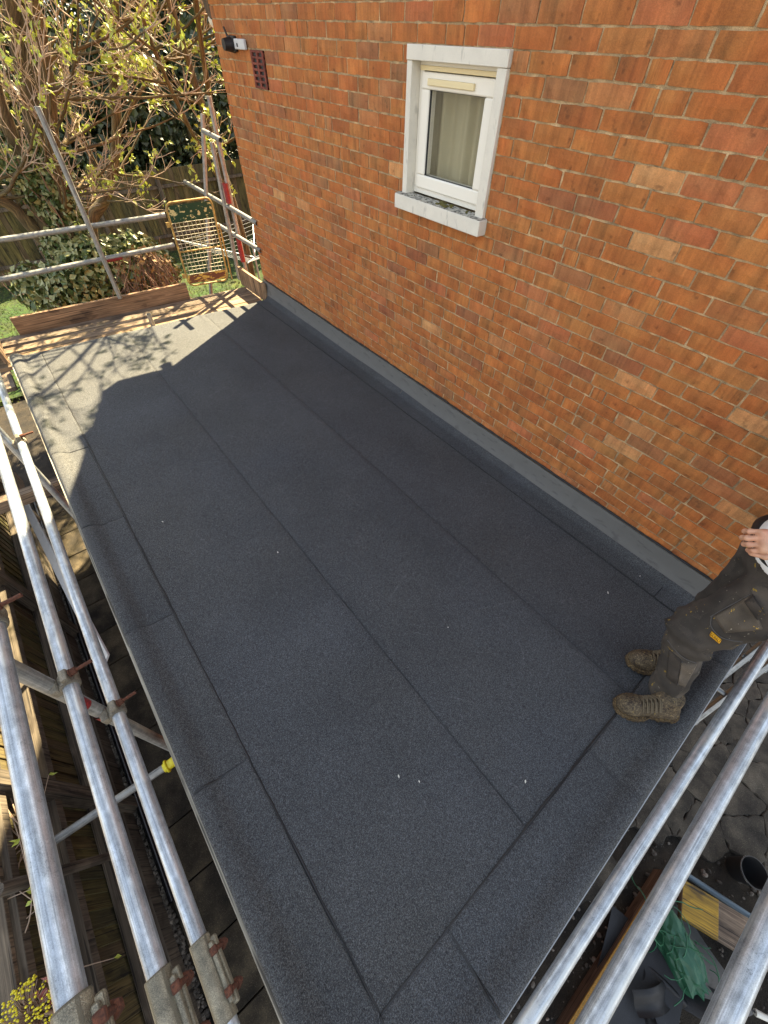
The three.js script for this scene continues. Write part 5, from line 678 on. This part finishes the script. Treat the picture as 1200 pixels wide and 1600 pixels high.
// ---------------------------------------------------------------- things down in the yard
{
  const r = rng(99);
  // aluminium ladder leaning along the near edge
  const top = V(0.10, 0.25, 5.90), bot = V(-1.5, -2.35, 5.93), d = bot.clone().sub(top), n = d.clone().normalize(), side = V(0.02, 0, 1).addScaledVector(n, -n.z).normalize(), ld = thing('ladder', 'aluminium ladder leaning below the near edge of the felt roof', 'ladder', null, bot.clone());
  const gap = 0.085, st = (k) => { const g = box(0.066, d.length(), 0.026, 0, 0, 0, 0.004), q = new THREE.Matrix4().makeBasis(n.clone().cross(side).normalize(), n, side); g.applyMatrix4(q); const c = top.clone().add(bot).multiplyScalar(0.5).addScaledVector(side, k).sub(bot); g.translate(c.x, c.y, c.z); return g; };
  part('stile', st(0), M.alu, ld); part('stile', st(gap), M.alu, ld); for (let k = 0; k < 11; k++) { const p = top.clone().addScaledVector(n, 0.1 + k * 0.26).sub(bot); part('rung', cyl(p.clone().addScaledVector(side, -0.02), p.clone().addScaledVector(side, gap + 0.02), 0.016, 0.016, 12), M.alu, ld); }
  // plank with a yellow painted edge
  const a = onY(880, 1612, G + 0.12), b = onY(1036, 1362, G + 0.12), pl = thing('plank', 'long plank on edge with a yellow painted top in the yard', 'plank', null, a.clone().setY(G)), L = a.distanceTo(b);
  { const g = box(L, 0.16, 0.038, L / 2, 0.08, 0, 0.003), g2 = box(L, 0.012, 0.036, L / 2, 0.167, 0, 0.003); const yw = Math.atan2(-(b.z - a.z), b.x - a.x); g.rotateY(yw); g2.rotateY(yw); part('board', rotUv(g), M.board3, pl); part('painted_edge', rotUv(g2), mat(C(0.50, 0.30, 0.015), { map: rustTex, roughness: 0.7 }), pl); }
  // thick board with yellow end
  const c0 = onY(1066, 1403, -2.12), c1 = onY(1190, 1478, -2.12), bm = thing('scaffold_board', 'thick weathered board with a yellow painted end lying in the yard', 'board', null, c0.clone().setY(G)), yaw = Math.atan2(-(c1.z - c0.z), c1.x - c0.x);
  for (const [x0, x1, e, m, nm] of [[0.0, 2.6, 0, M.board3, 'board'], [0.003, 0.26, 0.0016, mat(C(0.55, 0.33, 0.02), { map: woodTex2, roughness: 0.7 }), 'painted_end']]) { const g = jitterUv(rotUv(box(x1 - x0, 0.05 + e * 2, 0.25 + e * 2, (x0 + x1) / 2, 0.2, 0, 0.004)), r); g.rotateY(yaw); part(nm, g, m, bm); }
  part('bearer', box(0.1, 0.17, 0.24, Math.cos(yaw) * 0.9, 0.087, -Math.sin(yaw) * 0.9), M.fenceRail, bm); part('bearer', box(0.1, 0.17, 0.24, Math.cos(yaw) * 0.15, 0.087, -Math.sin(yaw) * 0.15), M.fenceRail, bm);
  tube('blue-grey scaffold tube lying behind the yellow ended board', onY(1074, 1368, G + 0.03), onY(1260, 1490, G + 0.03), mat(C(0.10, 0.14, 0.17), { roughness: 0.5, metalness: 0.3 }));
  // green netting bundle
  { const c = onY(1060, 1478, -2.15), t = thing('netting_bundle', 'crumpled green netting among felt offcuts in the yard', 'netting', null, V(c.x, G, c.z)), g = new THREE.IcosahedronGeometry(1, 6), p = g.attributes.position, e1 = onY(1045, 1450, -2.15).sub(onY(1070, 1510, -2.15)).normalize(), e2 = V(-e1.z, 0, e1.x); for (let i = 0; i < p.count; i++) { const q = V(p.getX(i), p.getY(i), p.getZ(i)), k = 0.55 + 0.7 * n3(q.x * 3.2, q.y * 3, q.z * 3.2, 4) + 0.4 * n3(q.x * 11, q.y * 3, q.z * 11, 8), w = V(0, 0.16 + q.y * 0.14 * k, 0).addScaledVector(e1, q.x * 0.24 * k).addScaledVector(e2, q.z * 0.11 * k); p.setXYZ(i, w.x, w.y, w.z); } g.computeVertexNormals(); part('net', g, mat(C(0.014, 0.085, 0.042), { roughness: 0.5 }), t);
    const ts = []; for (let i = 0; i < 26; i++) ts.push(taper(curveFrom(V((r() - .5) * .3, 0.14 + r() * .18, (r() - .5) * .5), rdir(r), 0.3, -0.5, 7, r, .5), () => 0.0035, 4)); part('strands', merge(ts), mat(C(0.02, 0.12, 0.055), { roughness: 0.5 }), t); }
  // felt offcuts
  const off = [[[985, 1600], 1.1, 0.55, 0.3, 0.10, 'large flat sheet of black felt offcut below the near rails'], [[1100, 1500], 0.62, 0.30, 1.15, 0.16, 'grey felt offcut leaning by the yellow ended board'], [[1085, 1555], 0.55, 0.20, 2.0, 0.22, 'narrow curled felt offcut beside the green netting'], [[1010, 1545], 0.35, 0.10, 0.7, 0.13, 'small dark felt strip beside the yellow edged plank'], [[1035, 1560], 0.40, 0.14, 2.6, 0.18, 'bent dark felt strip under the green netting'], [[1022, 1520], 0.45, 0.08, 1.7, 0.10, 'thin brown edged felt strip curled in the rubble']];
  off.forEach(([[u, v], l, w, yw, h, lab], i) => { const c = onY(u, v, G + h), s = r() * 9; const g = grid(14, 6, (p, q) => { const x = (p - .5) * l, z = (q - .5) * w; return [x, h * 0.55 * Math.cos(p * 4 + s) + 0.03 * Math.sin(q * 5 + s) + h * 0.6, z, x, z]; }); g.rotateY(yw); const o = solo('felt_offcut', g, i === 1 ? M.flash : mat(C(0.030, 0.033, 0.042), { map: paveTex, roughness: 0.6 }), lab, 'offcut', 'felt offcuts in the yard'); o.position.set(c.x, G + 0.005, c.z); });
  // black bucket lying on its side and a white connector on a lead
  { const c = onY(1162, 1358, G + 0.13), t = thing('bucket', 'black rubber bucket standing on the bare soil', 'bucket', null, V(c.x, G, c.z)); const g = new THREE.LatheGeometry([[0.0, 0], [0.105, 0], [0.115, 0.01], [0.145, 0.27], [0.152, 0.275], [0.152, 0.285], [0.142, 0.285], [0.112, 0.02], [0, 0.02]].map(([x, y]) => new THREE.Vector2(x, y)), 32); g.rotateX(0.12); g.scale(.72, .72, .72); g.translate(0, 0.02, 0); part('pail', g, M.black, t); part('handle', new THREE.TorusGeometry(0.105, 0.003, 6, 24, Math.PI).rotateX(-1.35).translate(0, 0.21, .02), M.galvOld, t); }
  { const c = onY(1183, 1583, G + 0.06), t = thing('cable', 'black cable with white connector plug beside the yellow ended board', 'cable', null, V(c.x, G + 0.04, c.z)); part('plug', merge([cyl(V(0, 0, 0), V(0.05, 0, 0.09), 0.022, 0.018, 12), cyl(V(0.05, 0, 0.09), V(0.075, 0, 0.135), 0.012, 0.008, 10)]), M.white, t); part('lead', taper(spline([V(0.07, 0, 0.13), V(0.2, 0.0, 0.3), V(0.5, -0.02, 0.35), V(0.9, -.02, 0.6)], 20), () => 0.006, 6), M.white, t); part('lead', taper(spline([V(0, 0, 0), V(-.05, 0.03, -.12), V(-.12, 0.0, -.3)], 12), () => 0.007, 6), M.black, t); }
  // white plastic board and timber below the eaves
  { const p0 = onY(34, 778, -1.35), p1 = onY(166, 1034, -0.55), dd = p1.clone().sub(p0), g = box(0.11, dd.length(), 0.016, 0, 0, 0, 0.003); const o = solo('trim_board', orient(g, dd, V(0, 0, 0), 0.9), mat(C(0.55, 0.55, 0.56), { map: whiteTex, roughness: 0.4 }), 'long white plastic trim board propped beneath the rails', 'board'); o.position.copy(p0).add(p1).multiplyScalar(0.5); }
  { const p = onY(66, 765, -0.55), o = solo('timber', jitterUv(rotUv(box(0.9, 0.12, 0.09, 0, 0, 0, 0.005)), r), M.board2, 'squared brown timber bearer under the long side rails', 'timber'); o.position.copy(p).add(V(-.12, 0, 0)); o.rotation.z = -.04; }
}
renderer.render(scene, camera);
